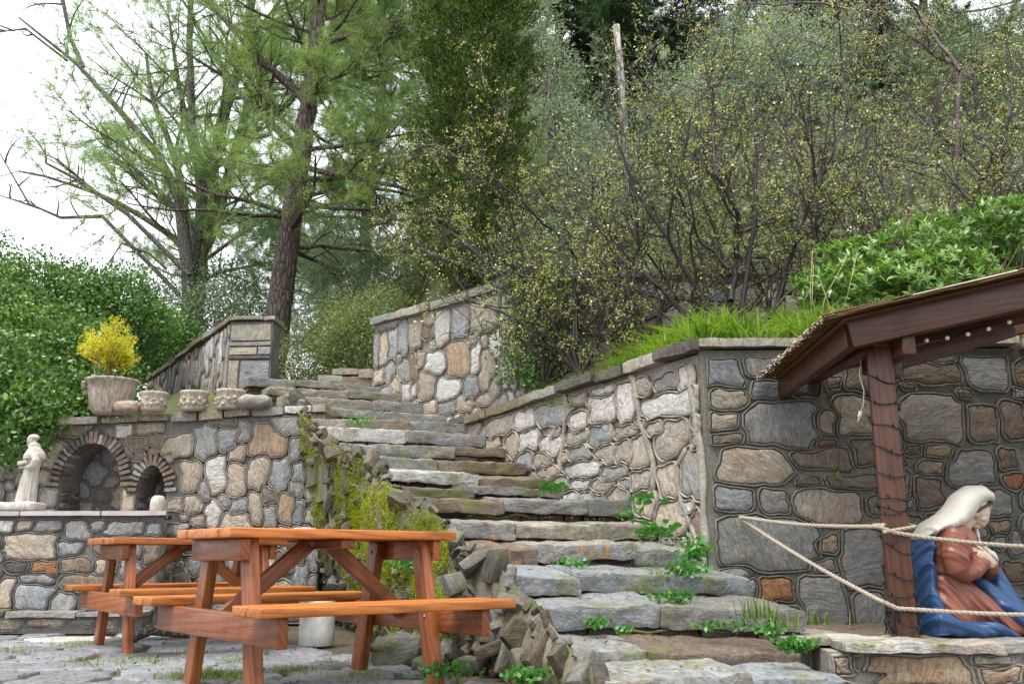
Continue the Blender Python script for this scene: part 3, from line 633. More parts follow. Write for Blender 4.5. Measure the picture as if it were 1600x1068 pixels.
HW = vframe(S1, S2); HL = (S2 - S1).length
hw_ = empty('shrine_wall', 'wall of large rounded fieldstones in smooth grey mortar behind the shelter', 'stone wall', loc=HW.P(HL / 2, 0, -.2))
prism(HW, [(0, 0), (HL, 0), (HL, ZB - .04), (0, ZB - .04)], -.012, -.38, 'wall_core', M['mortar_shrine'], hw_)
zh = [(232, 140, 120, 110, 'b'), (365, 125, 115, 75, 'g'), (375, 203, 95, 45, 'b'), (265, 225, 105, 60, 't'), (240, 298, 85, 45, 't'), (248, 350, 100, 30, 'k'), (400, 305, 185, 130, 'g'), (545, 305, 55, 70, 't'), (550, 358, 70, 24, 'r'), (640, 285, 110, 110, 't'), (325, 415, 175, 105, 't'), (520, 410, 175, 55, 'k'), (480, 472, 80, 25, 'k'), (265, 530, 130, 75, 'b'), (400, 530, 90, 85, 'g'), (560, 550, 180, 95, 't'), (625, 475, 150, 35, 'k'), (660, 390, 70, 75, 'k'), (360, 660, 295, 150, 'g'), (550, 655, 50, 50, 'o'), (655, 690, 115, 150, 'g'), (540, 720, 60, 35, 'g'), (402, 790, 90, 60, 'r'), (320, 795, 40, 60, 'b'), (540, 820, 120, 140, 'g'), (680, 840, 90, 110, 'g'), (860, 285, 170, 120, 's'), (860, 155, 140, 50, 'k'), (1010, 150, 110, 110, 'g'), (1115, 215, 40, 35, 'g'), (1010, 300, 80, 90, 'k'), (1100, 290, 70, 90, 'k'), (865, 380, 70, 35, 'o'), (862, 435, 70, 40, 'o'), (980, 430, 125, 95, 'g'), (1080, 410, 50, 60, 'k'), (1100, 480, 60, 50, 'r'), (850, 505, 80, 80, 'k'), (1060, 610, 60, 40, 'o'), (1110, 650, 50, 70, 'g'), (1100, 740, 60, 60, 'k')]
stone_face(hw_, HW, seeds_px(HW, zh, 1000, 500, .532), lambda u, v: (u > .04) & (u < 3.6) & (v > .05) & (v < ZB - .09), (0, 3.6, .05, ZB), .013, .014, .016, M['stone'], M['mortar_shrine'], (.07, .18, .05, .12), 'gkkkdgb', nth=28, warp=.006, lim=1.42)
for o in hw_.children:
    if o.name.startswith('stone'): o.color = tuple(x * .70 for x in o.color[:3]) + (1,)  # darkens the stones: partly their own tone, partly roof shade put into colour
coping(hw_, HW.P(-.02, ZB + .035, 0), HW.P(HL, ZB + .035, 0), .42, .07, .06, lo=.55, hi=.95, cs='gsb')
rehome(hw_)
# ------------------------------------------------------------------ staircase
# n: (left px, right px, y of the front edge at left, at right, distance of the middle of the edge)
STEP = [(960, 1310, 1056, 1062, 4.30), (893, 1232, 1008, 1014, 4.72), (846, 1245, 942, 946, 5.15), (800, 1166, 894, 900, 5.60), (728, 1080, 847, 858, 6.00), (696, 1010, 806, 821, 6.38), (640, 975, 773, 786, 6.78), (618, 870, 757, 766, 7.18), (596, 850, 736, 741, 7.62), (548, 815, 708, 720, 8.08), (518, 785, 688, 699, 8.50), (498, 752, 665, 677, 8.92), (482, 725, 649, 661, 9.34), (470, 690, 632, 643, 9.74), (450, 655, 617, 624, 10.12), (425, 622, 604, 609, 10.5), (392, 600, 593, 597, 10.9)]
st = empty('stone_staircase', 'worn staircase of rough layered slabs climbing between the walls', 'staircase', loc=(.3, 5.5, 0))
EDGE = []
for n, (xl, xr, yl, yr, Yc) in enumerate(STEP):
    dY = .30 if n > 2 else .12
    a = at(xl, yl, Yc - dY); b = at(xr, yr, Yc + dY); z = (a.z + b.z) / 2
    a.z = b.z = z; EDGE.append((a, b, z))
zprev = -.12
rise_core = MB()
for n, (a, b, z) in enumerate(EDGE):
    t = (b - a); L = t.length; t.normalize(); back = Vector((-t.y, t.x, 0))
    rs = z - zprev; dep = .62
    s = -.03; k = 0
    while s < L + .02:
        l = R.uniform(.40, 1.05)
        if L - s - l < .25: l = L + .05 - s
        hh = rs * R.uniform(.46, .68) + .01; zz = z + R.uniform(-.016, .014); tl = R.uniform(-.035, .035)
        c = a + t * (s + l / 2) + back * (dep / 2 + R.uniform(-.05, .03)); c.z = zz - hh / 2
        lich = n in (4, 5) and s < L * .3
        col = pal(R.choice('gggskp' if n > 6 else 'ggskgb'), .25); col = tuple(q * .80 for q in col)
        tp_ = R.uniform(.05, .13)
        slab('step_slab', c + Vector((0, 0, .018)), t + Vector((0, 0, tl)), back + Vector((0, 0, tp_)), Vector((0, 0, 1)) - back * tp_, (l + .004, dep, hh), M['slab_orange'] if lich else M['slab'], st, col, seg=(max(6, int(l / .035)), 7, 6), amp=.016, rnd=.13, freq=8, seed=R.random() * 90)
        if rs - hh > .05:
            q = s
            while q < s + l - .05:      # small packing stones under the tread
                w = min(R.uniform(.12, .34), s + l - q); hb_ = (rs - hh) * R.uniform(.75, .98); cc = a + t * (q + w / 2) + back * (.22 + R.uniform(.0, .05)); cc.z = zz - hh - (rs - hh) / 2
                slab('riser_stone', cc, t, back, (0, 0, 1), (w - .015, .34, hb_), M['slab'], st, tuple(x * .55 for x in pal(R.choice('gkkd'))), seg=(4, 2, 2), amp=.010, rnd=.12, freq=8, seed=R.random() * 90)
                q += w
        s += l; k += 1
    # packed mortar body below the slabs
    V = [a + back * .12 - t * .0, b + back * .12, b + back * .75, a + back * .75]
    V = [Vector((p.x, p.y, z - .03)) for p in V] + [Vector((p.x, p.y, max(-.05, zprev - .35))) for p in V]
    rise_core.add(V, [(0, 1, 2, 3), (4, 7, 6, 5), (0, 4, 5, 1), (1, 5, 6, 2), (2, 6, 7, 3), (3, 7, 4, 0)])
    # ragged ribs of mortar along the riser
    if 1 < n < 8:
        for q in range(1):
            P3 = []; u0 = R.uniform(0, L * .5); u1 = R.uniform(u0 + .3, L)
            for i in range(9):
                u = u0 + (u1 - u0) * i / 8; p = a + t * u + back * R.uniform(.03, .05); p.z = zprev + .02 + rs * (.18 + .16 * q + .10 * math.sin(i * 1.3 + n)); P3.append(p)
            rise_core.tube(P3, .007, 5)
    zprev = z
rise_core.build('mortar_body', M['mortar_moss'], st, smooth=False)
# loose slabs stacked at the head of the stairs
for (x0, x1, y0, y1) in ((515, 556, 575, 585), (556, 582, 576, 590), (492, 532, 586, 597), (530, 578, 588, 598), (494, 540, 597, 604), (536, 586, 597, 606)):
    p = at((x0 + x1) / 2, (y0 + y1) / 2, 11.5 + R.uniform(0, .1)); w = (x1 - x0) / F0 * 11.5
    slab('landing_slab', p + Vector((0, .3, 0)), (1, .1, 0), (-.1, 1, 0), (0, 0, 1), (w, .6, (y1 - y0 + 1) / F0 * 11.5), M['slab'], st, pal(R.choice('gskt')), seg=(5, 3, 2), amp=.012, seed=x0)
ld = at(500, 598, 11.3)
slab('landing', (-2.25, 12.05, ld.z - .36), (1, 0, 0), (0, 1, 0), (0, 0, 1), (1.3, 1.5, .5), M['soil'], st, (1, 1, 1), seg=(8, 8, 2), amp=.03)
rehome(st)

# ------------------------------------------------------------------ rubble flank left of the stairs
TOPP = [(a + Vector((-.02, .0, 0)), z) for (a, b, z) in EDGE]
TOPP = [Vector((p.x, p.y, z + .01)) for p, z in TOPP][:14]
BOTP = [atz(x, y, -.03) for (x, y) in ((968, 1105), (880, 1092), (806, 1070), (752, 1055), (700, 1046), (655, 1036), (620, 1022), (590, 1008), (566, 996), (548, 986), (530, 978), (512, 972), (498, 968), (486, 966))]
def flank(s, t, w=0):
    k = s * (len(TOPP) - 1); i = min(int(k), len(TOPP) - 2); f = k - i
    a = BOTP[i].lerp(BOTP[i + 1], f); b = TOPP[i].lerp(TOPP[i + 1], f); p = a.lerp(b, t)
    bul = .05 * math.sin(math.pi * t)
    d = (BOTP[i + 1] - BOTP[i]); nn = Vector((-d.y, d.x, 0)).normalized()
    if nn.x > 0: nn = -nn
    return p + nn * (bul + w + .05 * noise.noise(p * 2.6)) + Vector((0, 0, w * .3))
fl = empty('rubble_bank', 'rough mossy rubble bank propping up the left side of the stairs', 'rubble bank', loc=flank(.4, 0))
rows = [[flank(i / 60, j / 16) for i in range(61)] for j in range(17)]
V = [p for r in rows for p in r]; F = [(i * 61 + j, (i + 1) * 61 + j, (i + 1) * 61 + j + 1, i * 61 + j + 1) for i in range(16) for j in range(60)]
pyd('mortar_body', V, F, M['mortar_moss'], fl)
spots = []
for k in range(2600):
    s, t = R.uniform(.01, .99), R.uniform(.01, 1.01) if R.random() < .85 else R.uniform(.92, 1.02); p = flank(s, t, .0); rad = (R.choice((.03, .04, .05, .06, .08, .11)) if s > .3 else R.choice((.04, .06, .08, .10))) * R.uniform(.8, 1.1)
    if all((p - q).length > (rad + r2) * .80 for q, r2 in spots): spots.append((p, rad))
for k, (p, rad) in enumerate(spots):
    ax = Vector((R.gauss(0, .7), R.gauss(0, .7), R.gauss(0, 1))).normalized(); ay = ax.cross(Vector((R.gauss(0, 1), R.gauss(0, 1), 1))).normalized()
    c = R.choice('gkkkdgs'); col = tuple(q * .55 for q in pal(c, .2))
    big = p.y < 6.3 and rad > .05
    slab('rubble_stone', p, ax, ay, ax.cross(ay), (rad * 2.2, rad * R.uniform(.9, 1.6), rad * R.uniform(.6, 1.2)), M['stone_moss'], fl, col, seg=(7, 6, 6) if big else (5, 4, 4), amp=rad * (.16 if big else .26), rnd=.22, freq=7, seed=k)
rb = MB()
for k in range(26):     # mortar trails between the stones
    s, t = R.uniform(.3, .8), R.uniform(.05, .9); ds, dt = R.uniform(-.012, .012), R.uniform(-.07, .07); P3 = []
    for i in range(8):
        s = min(.99, max(.005, s + ds + R.uniform(-.006, .006))); t = min(.97, max(.02, t + dt + R.uniform(-.03, .03))); P3.append(flank(s, t, .035))
    rb.tube(P3, [R.uniform(.007, .013) for _ in P3], 5)
tag(rb.build('mortar_trail', M['mortar_moss'], fl), kind='stuff')
rehome(fl)
# vertical face where the terrace wall meets the bank
# ------------------------------------------------------------------ plant helpers
def norm(a): return a / np.maximum(1e-9, np.linalg.norm(a, axis=-1, keepdims=True))
def leaf_mesh(P, D, Nn, Ln, Wd, fold=.0):
    """diamond leaves: base P, direction D, face normal hint Nn, length, width"""
    n = len(P); D = norm(D); S = norm(np.cross(D, Nn)); U = np.cross(S, D)
    Ln = np.asarray(Ln).reshape(-1, 1) * np.ones((n, 1)); Wd = np.asarray(Wd).reshape(-1, 1) * np.ones((n, 1))
    V = np.empty((n, 4, 3)); V[:, 0] = P; V[:, 1] = P + D * Ln * .45 + S * Wd * .5 + U * fold * Wd; V[:, 2] = P + D * Ln; V[:, 3] = P + D * Ln * .45 - S * Wd * .5 + U * fold * Wd
    return V.reshape(-1, 3), np.arange(n * 4).reshape(n, 4)
def needle_mesh(P, D, Ln, Wd, rng):
    n = len(P); D = norm(D); S = norm(np.cross(D, rng.normal(size=(n, 3)))); Ln = np.asarray(Ln).reshape(-1, 1)
    V = np.empty((n, 3, 3)); V[:, 0] = P + S * Wd * .5; V[:, 1] = P - S * Wd * .5; V[:, 2] = P + D * Ln
    return V.reshape(-1, 3), np.arange(n * 3).reshape(n, 3)
def seg_mesh(segs, sides=3):
    A = np.array([s[0] for s in segs]); B = np.array([s[1] for s in segs]); ra = np.array([s[2] for s in segs])[:, None]; rb_ = np.array([s[3] for s in segs])[:, None]
    t = norm(B - A); h = np.where(np.abs(t[:, 2:3]) < .9, np.array([[0, 0, 1.]]), np.array([[1., 0, 0]])); u = norm(np.cross(t, h)); v = np.cross(t, u)
    n = len(A); V = np.empty((n, 2 * sides, 3))
    for k in range(sides):
        w = 2 * math.pi * k / sides; d = u * math.cos(w) + v * math.sin(w); V[:, k] = A + d * ra; V[:, sides + k] = B + d * rb_
    base = (np.arange(n) * 2 * sides)[:, None]
    F = np.concatenate([base + np.array([[k, (k + 1) % sides, sides + (k + 1) % sides, sides + k]]) for k in range(sides)])
    return V.reshape(-1, 3), F
def rand_dir(rng, d, ang):
    r = rng.normal(size=3); r -= d * r.dot(d); r /= max(1e-9, np.linalg.norm(r)); return d * math.cos(ang) + r * math.sin(ang)
def grow(rng, p, d, L, r, lev, P, segs, tips):
    n = P['n'][lev]; st_ = L / n; r0 = r
    for i in range(n):
        d = d + rng.normal(size=3) * P['wig'][lev]; d[2] += P['up'][lev]; d /= np.linalg.norm(d)
        q = p + d * st_; r1 = r0 * (1 - (1 - P['tap'][lev]) * (i + 1) / n)
        segs.append((p, q, r, r1))
        if lev < P['max'] and (i + 1) / n > P['from'][lev]:
            for _ in range(rng.poisson(P['kids'][lev])):
                grow(rng, q, rand_dir(rng, d, rng.uniform(*P['ang'][lev])), L * rng.uniform(*P['len'][lev]), max(r1 * P['rad'][lev], P['rmin']), lev + 1, P, segs, tips)
        if lev >= P['leaf']: tips.append((q, d))
        p = q; r = r1
def join_np(parts):
    V = []; F = []; b = 0
    for v, f in parts: V.append(v); F.append(f + b); b += len(v)
    return np.concatenate(V), np.concatenate(F)
def needles_at(rng, tips, k, ln, wd, spread=.8):
    T = np.array([t[0] for t in tips]); D = np.array([t[1] for t in tips]); n = len(T)
    P = np.repeat(T, k, 0) + rng.normal(size=(n * k, 3)) * .025; d = np.repeat(D, k, 0) * .75 + rng.normal(size=(n * k, 3)) * spread
    return needle_mesh(P, d, rng.uniform(ln * .6, ln * 1.2, n * k), wd, rng)

def pine(name, label, trunk, rad, limbs, seed, mats, needle=(46, .15, .009), group=None, P=None, extra=None, dens=1.):
    """trunk: polyline; limbs: list of (fraction along trunk, azimuth deg, elevation deg, length, radius)"""
    rng = np.random.default_rng(seed)
    t = empty(name, label, 'tree', group, loc=trunk[0])
    mb = MB(); pts = []
    for i in range(len(trunk) - 1):
        for q in range(5): pts.append(Vector(trunk[i]).lerp(Vector(trunk[i + 1]), q / 5) + Vector((R.uniform(-.03, .03), R.uniform(-.03, .03), 0)))
    pts.append(Vector(trunk[-1])); m = len(pts)
    mb.tube(pts, [rad * (1 - .72 * i / (m - 1)) * (1 + (.25 if i == 0 else 0)) for i in range(m)], 14)
    mb.build('trunk', M[mats[0]], t)
    segs = []; tips = []
    PP = P or dict(n=[8, 5, 3], wig=[.10, .14, .2], up=[.02, .03, .05], tap=[.25, .3, .4], kids=[1.15 * dens, 1.25, 0], ang=[(.5, 1.1), (.4, .9), (0, 0)], len=[(.28, .5), (.35, .6), (0, 0)], rad=[.5, .6, 1], rmin=.006, leaf=1, max=2, **{'from': [.2, .15, 0]})
    for (f, az, el, L, r) in limbs:
        k = f * (m - 1); i = min(int(k), m - 2); p = np.array(pts[i].lerp(pts[i + 1], k - i)); a, e = math.radians(az), math.radians(el)
        grow(rng, p, np.array([math.sin(a) * math.cos(e), math.cos(a) * math.cos(e), math.sin(e)]), L, r, 0, PP, segs, tips)
    V, F = seg_mesh(segs, 5); link('branches', mesh_np('branches', V, F), M[mats[1]], t)
    V, F = needles_at(rng, tips, *needle); link('crown', mesh_np('crown', V, F), M[mats[2]], t, smooth=False)
    rehome(t); return t

def blob_points(rng, blobs, n, shell=.75):
    w = np.array([b[3] * b[4] * b[5] for b in blobs]) ** .7; w /= w.sum(); id_ = rng.choice(len(blobs), n, p=w); B = np.array(blobs)[id_]
    d = norm(rng.normal(size=(n, 3))); rr = (shell + (1 - shell) * rng.random((n, 1))) ** .8
    amp = 1 + .16 * np.sin(d[:, :1] * 7 + id_[:, None]) * np.sin(d[:, 2:] * 6 + d[:, 1:2] * 5 + id_[:, None] * 2)
    return B[:, :3] + d * rr * amp * B[:, 3:6], d
def leafy(rng, blobs, n, ln, wd, shell=.7, clus=14, cr=.12, up=.35, fold=.0):
    c, d = blob_points(rng, blobs, max(1, n // clus), shell)
    P = np.repeat(c, clus, 0) + rng.normal(size=(len(c) * clus, 3)) * cr; D0 = np.repeat(d, clus, 0)
    D = D0 * .6 + rng.normal(size=P.shape) * .8; N_ = D0 * .5 + np.array([[0, 0, up]]) + rng.normal(size=P.shape) * .5
    return leaf_mesh(P, D, N_, rng.uniform(ln * .65, ln * 1.25, len(P)), rng.uniform(wd * .7, wd * 1.2, len(P)), fold)
def leafy_tree(name, label, base, blobs, n, leaf, mat, bark, rad=.12, cat='tree', seed=1, group=None, shell=.55, clus=18, cr=.16, trunk_to=None, limbs=10, part='crown', stem='trunk'):
    rng = np.random.default_rng(seed); base = Vector(base); t = empty(name, label, cat, group, loc=base)
    segs = []; ctr = np.mean(np.array(blobs)[:, :3], axis=0); top = np.array(trunk_to if trunk_to else ctr)
    p = np.array(base); k = 6
    for i in range(k):
        q = np.array(base) + (top - np.array(base)) * (i + 1) / k + rng.normal(size=3) * rad * .5
        segs.append((p, q, rad * (1 - .1 * i), rad * (1 - .1 * (i + 1)))); p = q
    for i in range(limbs):
        b = blobs[rng.integers(len(blobs))]; e = np.array(b[:3]) + norm(rng.normal(size=3)) * np.array(b[3:6]) * .75; s0 = segs[rng.integers(2, k)]; a = s0[1]; pr = a
        for j in range(4):
            q = a + (e - a) * (j + 1) / 4 + rng.normal(size=3) * .06; segs.append((pr, q, rad * .45 * (1 - j * .2), rad * .45 * (.8 - j * .18))); pr = q
    V, F = seg_mesh(segs, 6); link(stem, mesh_np(stem, V, F), M[bark], t)
    V, F = leafy(rng, blobs, n, leaf[0], leaf[1], shell, clus, cr); link(part, mesh_np(part, V, F), M[mat], t, smooth=False)
    rehome(t); return t
# ------------------------------------------------------------------ picnic tables
def plank(name, A, B, w, h, up, mat, parent, bev=.006):
    """board from A to B (centre line), local X along its length so the grain follows it"""
    A = Vector(A); B = Vector(B); L = (B - A).length; x = (B - A).normalized(); y = Vector(up).cross(x).normalized(); z = x.cross(y)
    bm = bmesh.new(); bmesh.ops.create_cube(bm, size=1)
    for v in bm.verts: v.co = Vector((v.co.x * L, v.co.y * w, v.co.z * h))
    bmesh.ops.bevel(bm, geom=bm.edges[:], offset=bev, segments=2, profile=.6, affect='EDGES')
    me = bpy.data.meshes.new(name); bm.to_mesh(me); bm.free()
    o = link(name, me, mat, parent); o['local'] = 1
    o.matrix_local = Matrix.Translation((A + B) / 2) @ Matrix((x, y, z)).transposed().to_4x4()
    return o
def picnic_table(label, cx, cy, ang, group, z0=0.):
    t = empty('picnic_table', label, 'picnic table', group, loc=(cx, cy, z0)); t.rotation_euler.z = ang
    HL_ = .615; W5 = .128
    for k in range(5):
        y = (k - 2) * (W5 + .006); j = R.uniform(-.008, .008)
        plank('top_plank', (-HL_ + j, y, .728), (HL_ + j, y, .728), W5, .044, (0, 0, 1), M['wood'], t)
    for sx in (-1, 1):
        x = sx * .52
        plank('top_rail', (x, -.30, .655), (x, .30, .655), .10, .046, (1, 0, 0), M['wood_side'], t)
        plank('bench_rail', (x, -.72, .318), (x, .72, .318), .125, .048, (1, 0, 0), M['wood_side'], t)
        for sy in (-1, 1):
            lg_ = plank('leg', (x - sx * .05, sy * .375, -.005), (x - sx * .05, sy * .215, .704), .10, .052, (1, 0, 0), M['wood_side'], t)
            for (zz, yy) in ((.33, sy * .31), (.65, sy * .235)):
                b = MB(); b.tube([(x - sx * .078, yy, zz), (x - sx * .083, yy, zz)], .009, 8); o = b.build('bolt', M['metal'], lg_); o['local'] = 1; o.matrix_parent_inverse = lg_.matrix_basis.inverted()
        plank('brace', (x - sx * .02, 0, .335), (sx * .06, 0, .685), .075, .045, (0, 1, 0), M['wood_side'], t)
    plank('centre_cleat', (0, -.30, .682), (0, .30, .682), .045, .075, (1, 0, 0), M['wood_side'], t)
    for sy in (-1, 1):
        for k in range(2):
            y = sy * (.56 + k * .145); j = R.uniform(-.008, .008)
            plank('seat_plank', (-.655 + j, y, .402), (.655 + j, y, .402), .138, .042, (0, 0, 1), M['wood'], t)
    return t
TA = math.radians(39)
picnic_table('orange wooden picnic table beside the mossy rubble bank', -.98, 4.83, TA, 'picnic tables')
picnic_table('orange wooden picnic table in front of the stone counter', -2.35, 6.92, math.radians(37), 'picnic tables')

# ------------------------------------------------------------------ things under and round the tables
p = atz(494, 1008, 0.0); d = MB()
d.lathe((p.x, p.y, 0), [(.118, 0), (.127, .012), (.128, .10), (.124, .30), (.112, .355), (.075, .375), (.0, .378)], 28)
tag(d.build('stone_stub', M['plastic']), 'stained white round stub under the picnic table bench', 'stone stub')
q = atz(1, 1, 5)
q = Vector((-1.10, 5.02, .751)); d = MB()
d.lathe(q, [(.045, 0), (.055, .004), (.060, .020), (.052, .022), (.048, .010), (.0, .008)], 24)
tag(d.build('dish', M['white_stone']), 'small white dish on the picnic table top', 'dish')
for (x, y, r, lab) in ((612, 1040, .16, 'dark wedge shaped rock by the picnic table leg'), (668, 1046, .09, 'small brown rock at the foot of the rubble bank'), (735, 1052, .08, 'angular grey rock lying below the lowest steps')):
    p = atz(x, y, 0); V, F = rough_box((p.x, p.y + .05, r * .38), (1, .3, .1), (-.3, 1, 0), (0, 0, 1), (r * 2, r * 1.5, r * 1.15), (6, 5, 5), r * .4, .3, 5, x)
    tag(pyd('rock', V, F, M['stone_moss'], None, True, tuple(q * .5 for q in pal('g'))), lab, 'rock')
p0 = atz(232, 996, .03); lg = MB(); lg.tube([p0 + Vector((-.12, -.05, .0)), p0 + Vector((0, .04, .06)), p0 + Vector((.2, .10, .04)), p0 + Vector((.5, .22, .02))], [.035, .045, .05, .04], 9)
tag(lg.build('log', M['grey_bark']), 'short curved dead branch lying on the paving behind the tables', 'log')

# ------------------------------------------------------------------ shrine ledge
ZL = .20
le = empty('shrine_ledge', 'stone ledge with thin overhanging slabs under the kneeling statue', 'stone ledge', loc=(3, 5.2, 0))
LF = vframe((1.62, 4.98), (4.6, 4.72)); 
prism(LF, [(0, -.05), (3, -.05), (3, ZL - .05), (0, ZL - .05)], -.012, -1.35, 'ledge_core', M['mortar'], le)
prism(Frame(LF.P(0, 0, -.4), LF.U, LF.V, LF.N), [(-.42, -.05), (0, -.05), (0, ZL - .06), (-.42, ZL - .06)], 0, -1.0, 'ledge_core', M['mortar'], le)
zl = [(500, 380, 230, 120, 't'), (950, 400, 620, 190, 'o'), (1400, 345, 190, 60, 's'), (1480, 440, 220, 110, 'o'), (600, 360, 40, 120, 's'), (720, 450, 150, 70, 'b')]
stone_face(le, LF, seeds_px(LF, zl, 1180, 940, .2625), lambda u, v: (u > .01) & (u < 2.2) & (v > -.25) & (v < ZL - .055), (0, 2.2, -.1, ZL), .014, .020, .012, M['stone'], M['mortar'], (.1, .2, .05, .1), 'togs')
for (x0, x1, y0, y1, c, w) in ((1232, 1345, 976, 992, 's', .55), (1332, 1460, 990, 1010, 'p', .5), (1452, 1580, 992, 1008, 's', .5), (1570, 1700, 992, 1012, 'g', .55)):
    pa = atz(x0, (y0 + y1) / 2 + 6, ZL - .02); pb = atz(x1, (y0 + y1) / 2 + 6, ZL - .02); yb_ = 4.86 if x0 > 1300 else 5.15
    pa = at(x0, y1, yb_); pb = at(x1, y1, yb_ - .05); L = pb.x - pa.x
    slab('ledge_slab', ((pa.x + pb.x) / 2, yb_ + w / 2, ZL - .02 + R.uniform(-.006, .006)), (1, -.05, 0), (.05, 1, 0), (0, 0, 1), (L + .03, w, .05), M['slab'], le, pal(c), seg=(12, 6, 2), amp=.018, rnd=.2, freq=5, seed=x0)
for k in range(8):
    slab('ledge_slab', (1.75 + (k % 4) * .85, 5.55 + (k // 4) * .48, ZL - .02), (1, .04, 0), (-.04, 1, 0), (0, 0, 1), (.84, .5, .045), M['slab'], le, pal(R.choice('gsk')), seg=(7, 5, 2), amp=.014, seed=k + 3)
rehome(le)

# ------------------------------------------------------------------ shelter: post, rake beam, eave beam, reed roof
sh = empty('wooden_shelter', 'dark stained timber shelter with reed roof over the kneeling statue', 'shelter', loc=(2.2, 5.3, ZL))
pb_ = atz(1413, 992, ZL + .01); pt_ = Vector((pb_.x - .005, pb_.y, 1.86))
PX, PY = pb_.x, pb_.y
plank('post', (PX, PY, ZL), (PX, PY, 1.80), .135, .135, (.30, 1, 0), M['beam'], sh, .012)
RB0 = at(1327, 520, PY - .14); RB1 = at(1625, 452, PY - .42)
rd = (RB1 - RB0).normalized(); RB2 = RB0 + rd * 2.1
rup = Vector((-rd.z, 0, rd.x)).normalized()
plank('rake_beam', RB0, RB2, .07, .185, (0, 0, 1), M['beam'], sh, .006)
EB0 = RB0 + Vector((.02, .04, -.005)); EB1 = at(1222, 606, 6.27)
plank('eave_beam', EB0, EB1 + (EB1 - EB0) * .02, .06, .15, (0, 0, 1), M['beam'], sh, .006)
plank('plate_beam', (PX, PY - .10, 1.84), (PX - .05, 6.32, 1.84), .10, .11, (0, 0, 1), M['beam'], sh, .01)
plank('purlin_end', (PX + .085, PY - .22, 1.775), (PX + .085, PY + .4, 1.775), .075, .13, (0, 0, 1), M['beam'], sh, .008)
plank('bracket', (PX + .06, PY + .03, 1.62), (PX + .06, PY + .03, 1.80), .12, .10, (0, 1, 0), M['beam'], sh, .012)
for f, yy in ((0, .55), (0, 1.05)):
    plank('rafter', RB0 + Vector((-.02, yy, -.01)), RB2 + Vector((-.02, yy + .35, -.01)), .06, .12, (0, 0, 1), M['beam'], sh, .006)
plank('inner_rafter', (PX + .06, PY + .20, 1.72), (PX + .9, PY + .20, 1.96), .06, .10, (0, 0, 1), M['beam'], sh, .006)
plank('inner_post', (3.75, 6.1, ZL), (3.75, 6.1, 2.2), .16, .16, (0, 1, 0), M['beam'], sh, .01)
# reed mat: bundles of reeds running down the slope to the eave
rng = np.random.default_rng(3)
def roofp(s, t):      # s along eave (0 front .. 1 wall), t up the slope
    a = RB0.lerp(EB1, s) + Vector((-.10, -.03, .075)); return a + rd * (t * 2.1) + Vector((0, .0, 0))
rows = [[roofp(-.04 + 1.04 * i / 10, .02 + .98 * j / 10) + Vector((0, 0, -.005)) for i in range(11)] for j in range(11)]
V = [p for r in rows for p in r]; F = [(i * 11 + j, i * 11 + j + 1, (i + 1) * 11 + j + 1, (i + 1) * 11 + j) for i in range(10) for j in range(10)]
Vb = [p - Vector((0, 0, .02)) for p in V]
rdk = pyd('roof_deck', V + Vb, F + [tuple(reversed([i + 121 for i in f])) for f in F], M['old_wood'], sh)
segs = []
for k in range(2600):
    s = rng.uniform(-.05, 1.0); t0 = rng.uniform(-.035, .02); L = rng.uniform(.1, .3) if k % 3 else rng.uniform(.4, .95)
    if k % 3 == 0: t0 = rng.uniform(-.03, .6)
    a = np.array(roofp(s, t0)) + np.array([0, 0, rng.uniform(-.012, .022)]); b = np.array(roofp(s + rng.normal() * .01, min(1, t0 + L))) + np.array([0, 0, rng.uniform(-.008, .022)])
    segs.append((a, b, .0045, .004))
V, F = seg_mesh(segs, 4); tag(link('reed_mat', mesh_np('reed_mat', V, F), M['thatch'], rdk), kind='stuff')
tp = MB()
for k in range(150):
    s = R.uniform(-.03, 1); a = roofp(s, R.uniform(-.04, -.015)) + Vector((0, 0, R.uniform(-.015, .02))); tp.ball(a, .006, 5, 4)
tag(tp.build('reed_tips', M['reed_tip'], rdk), kind='stuff')
ed = MB()
for k in range(2): ed.tube([roofp(-.045 + k * .008, .03) + Vector((0, 0, .012 - .009 * k)), roofp(-.045 + k * .008, .5) + Vector((0, 0, .014 - .009 * k)), roofp(-.045, 1) + Vector((0, 0, .012 - .009 * k))], .005, 6)
tag(ed.build('edge_reeds', M['reed_tip'], rdk), kind='stuff')
hm = None and plank('hanging_wire_box', (PX - .30, PY + .55, 1.52), (PX - .30, PY + .55, 1.66), .07, .07, (0, 1, 0), M['beam'], sh)
rehome(sh)

# string of black mini lights round the post
sl = MB()
def wrap(z0, z1, turns, n=26, r=.076):
    P3 = []
    for i in range(n * turns + 1):
        w = 2 * math.pi * i / n; z = z0 + (z1 - z0) * i / (n * turns); c, s_ = math.cos(w), math.sin(w); k = min(r / max(abs(math.cos(w + .29)), abs(math.sin(w + .29))), r * 1.24)
        P3.append(Vector((PX + c * k, PY + s_ * k, z + .012 * math.sin(w * 2.3) + .01 * math.sin(w)))); 
        if i % 5 == 2: sl.tube([P3[-1], P3[-1] + Vector((c * .012, s_ * .012, .022))], [.0045, .003], 5)
    sl.tube(P3, .0036, 5)
wrap(1.70, .90, 6); wrap(.905, .86, 2); wrap(.80, .62, 1); wrap(.60, .40, 2); wrap(.385, .33, 3); wrap(.32, .235, 2)
for k in range(5):
    w = R.uniform(3.4, 4.2); sl.tube([Vector((PX + .095 * math.cos(w), PY + .095 * math.sin(w), z)) + Vector((R.uniform(-.02, .02), R.uniform(-.02, .02), 0)) for z in (.40, .34, .28, .22)], .0045, 5)
tag(sl.build('light_string', M['wire']), 'black cable of mini lights wound round the shelter post', 'light string')
gs = empty('globe_light_string', 'thin cable with small white globe bulbs under the shelter beam', 'light string', loc=RB0)
cab = MB(); P3 = []
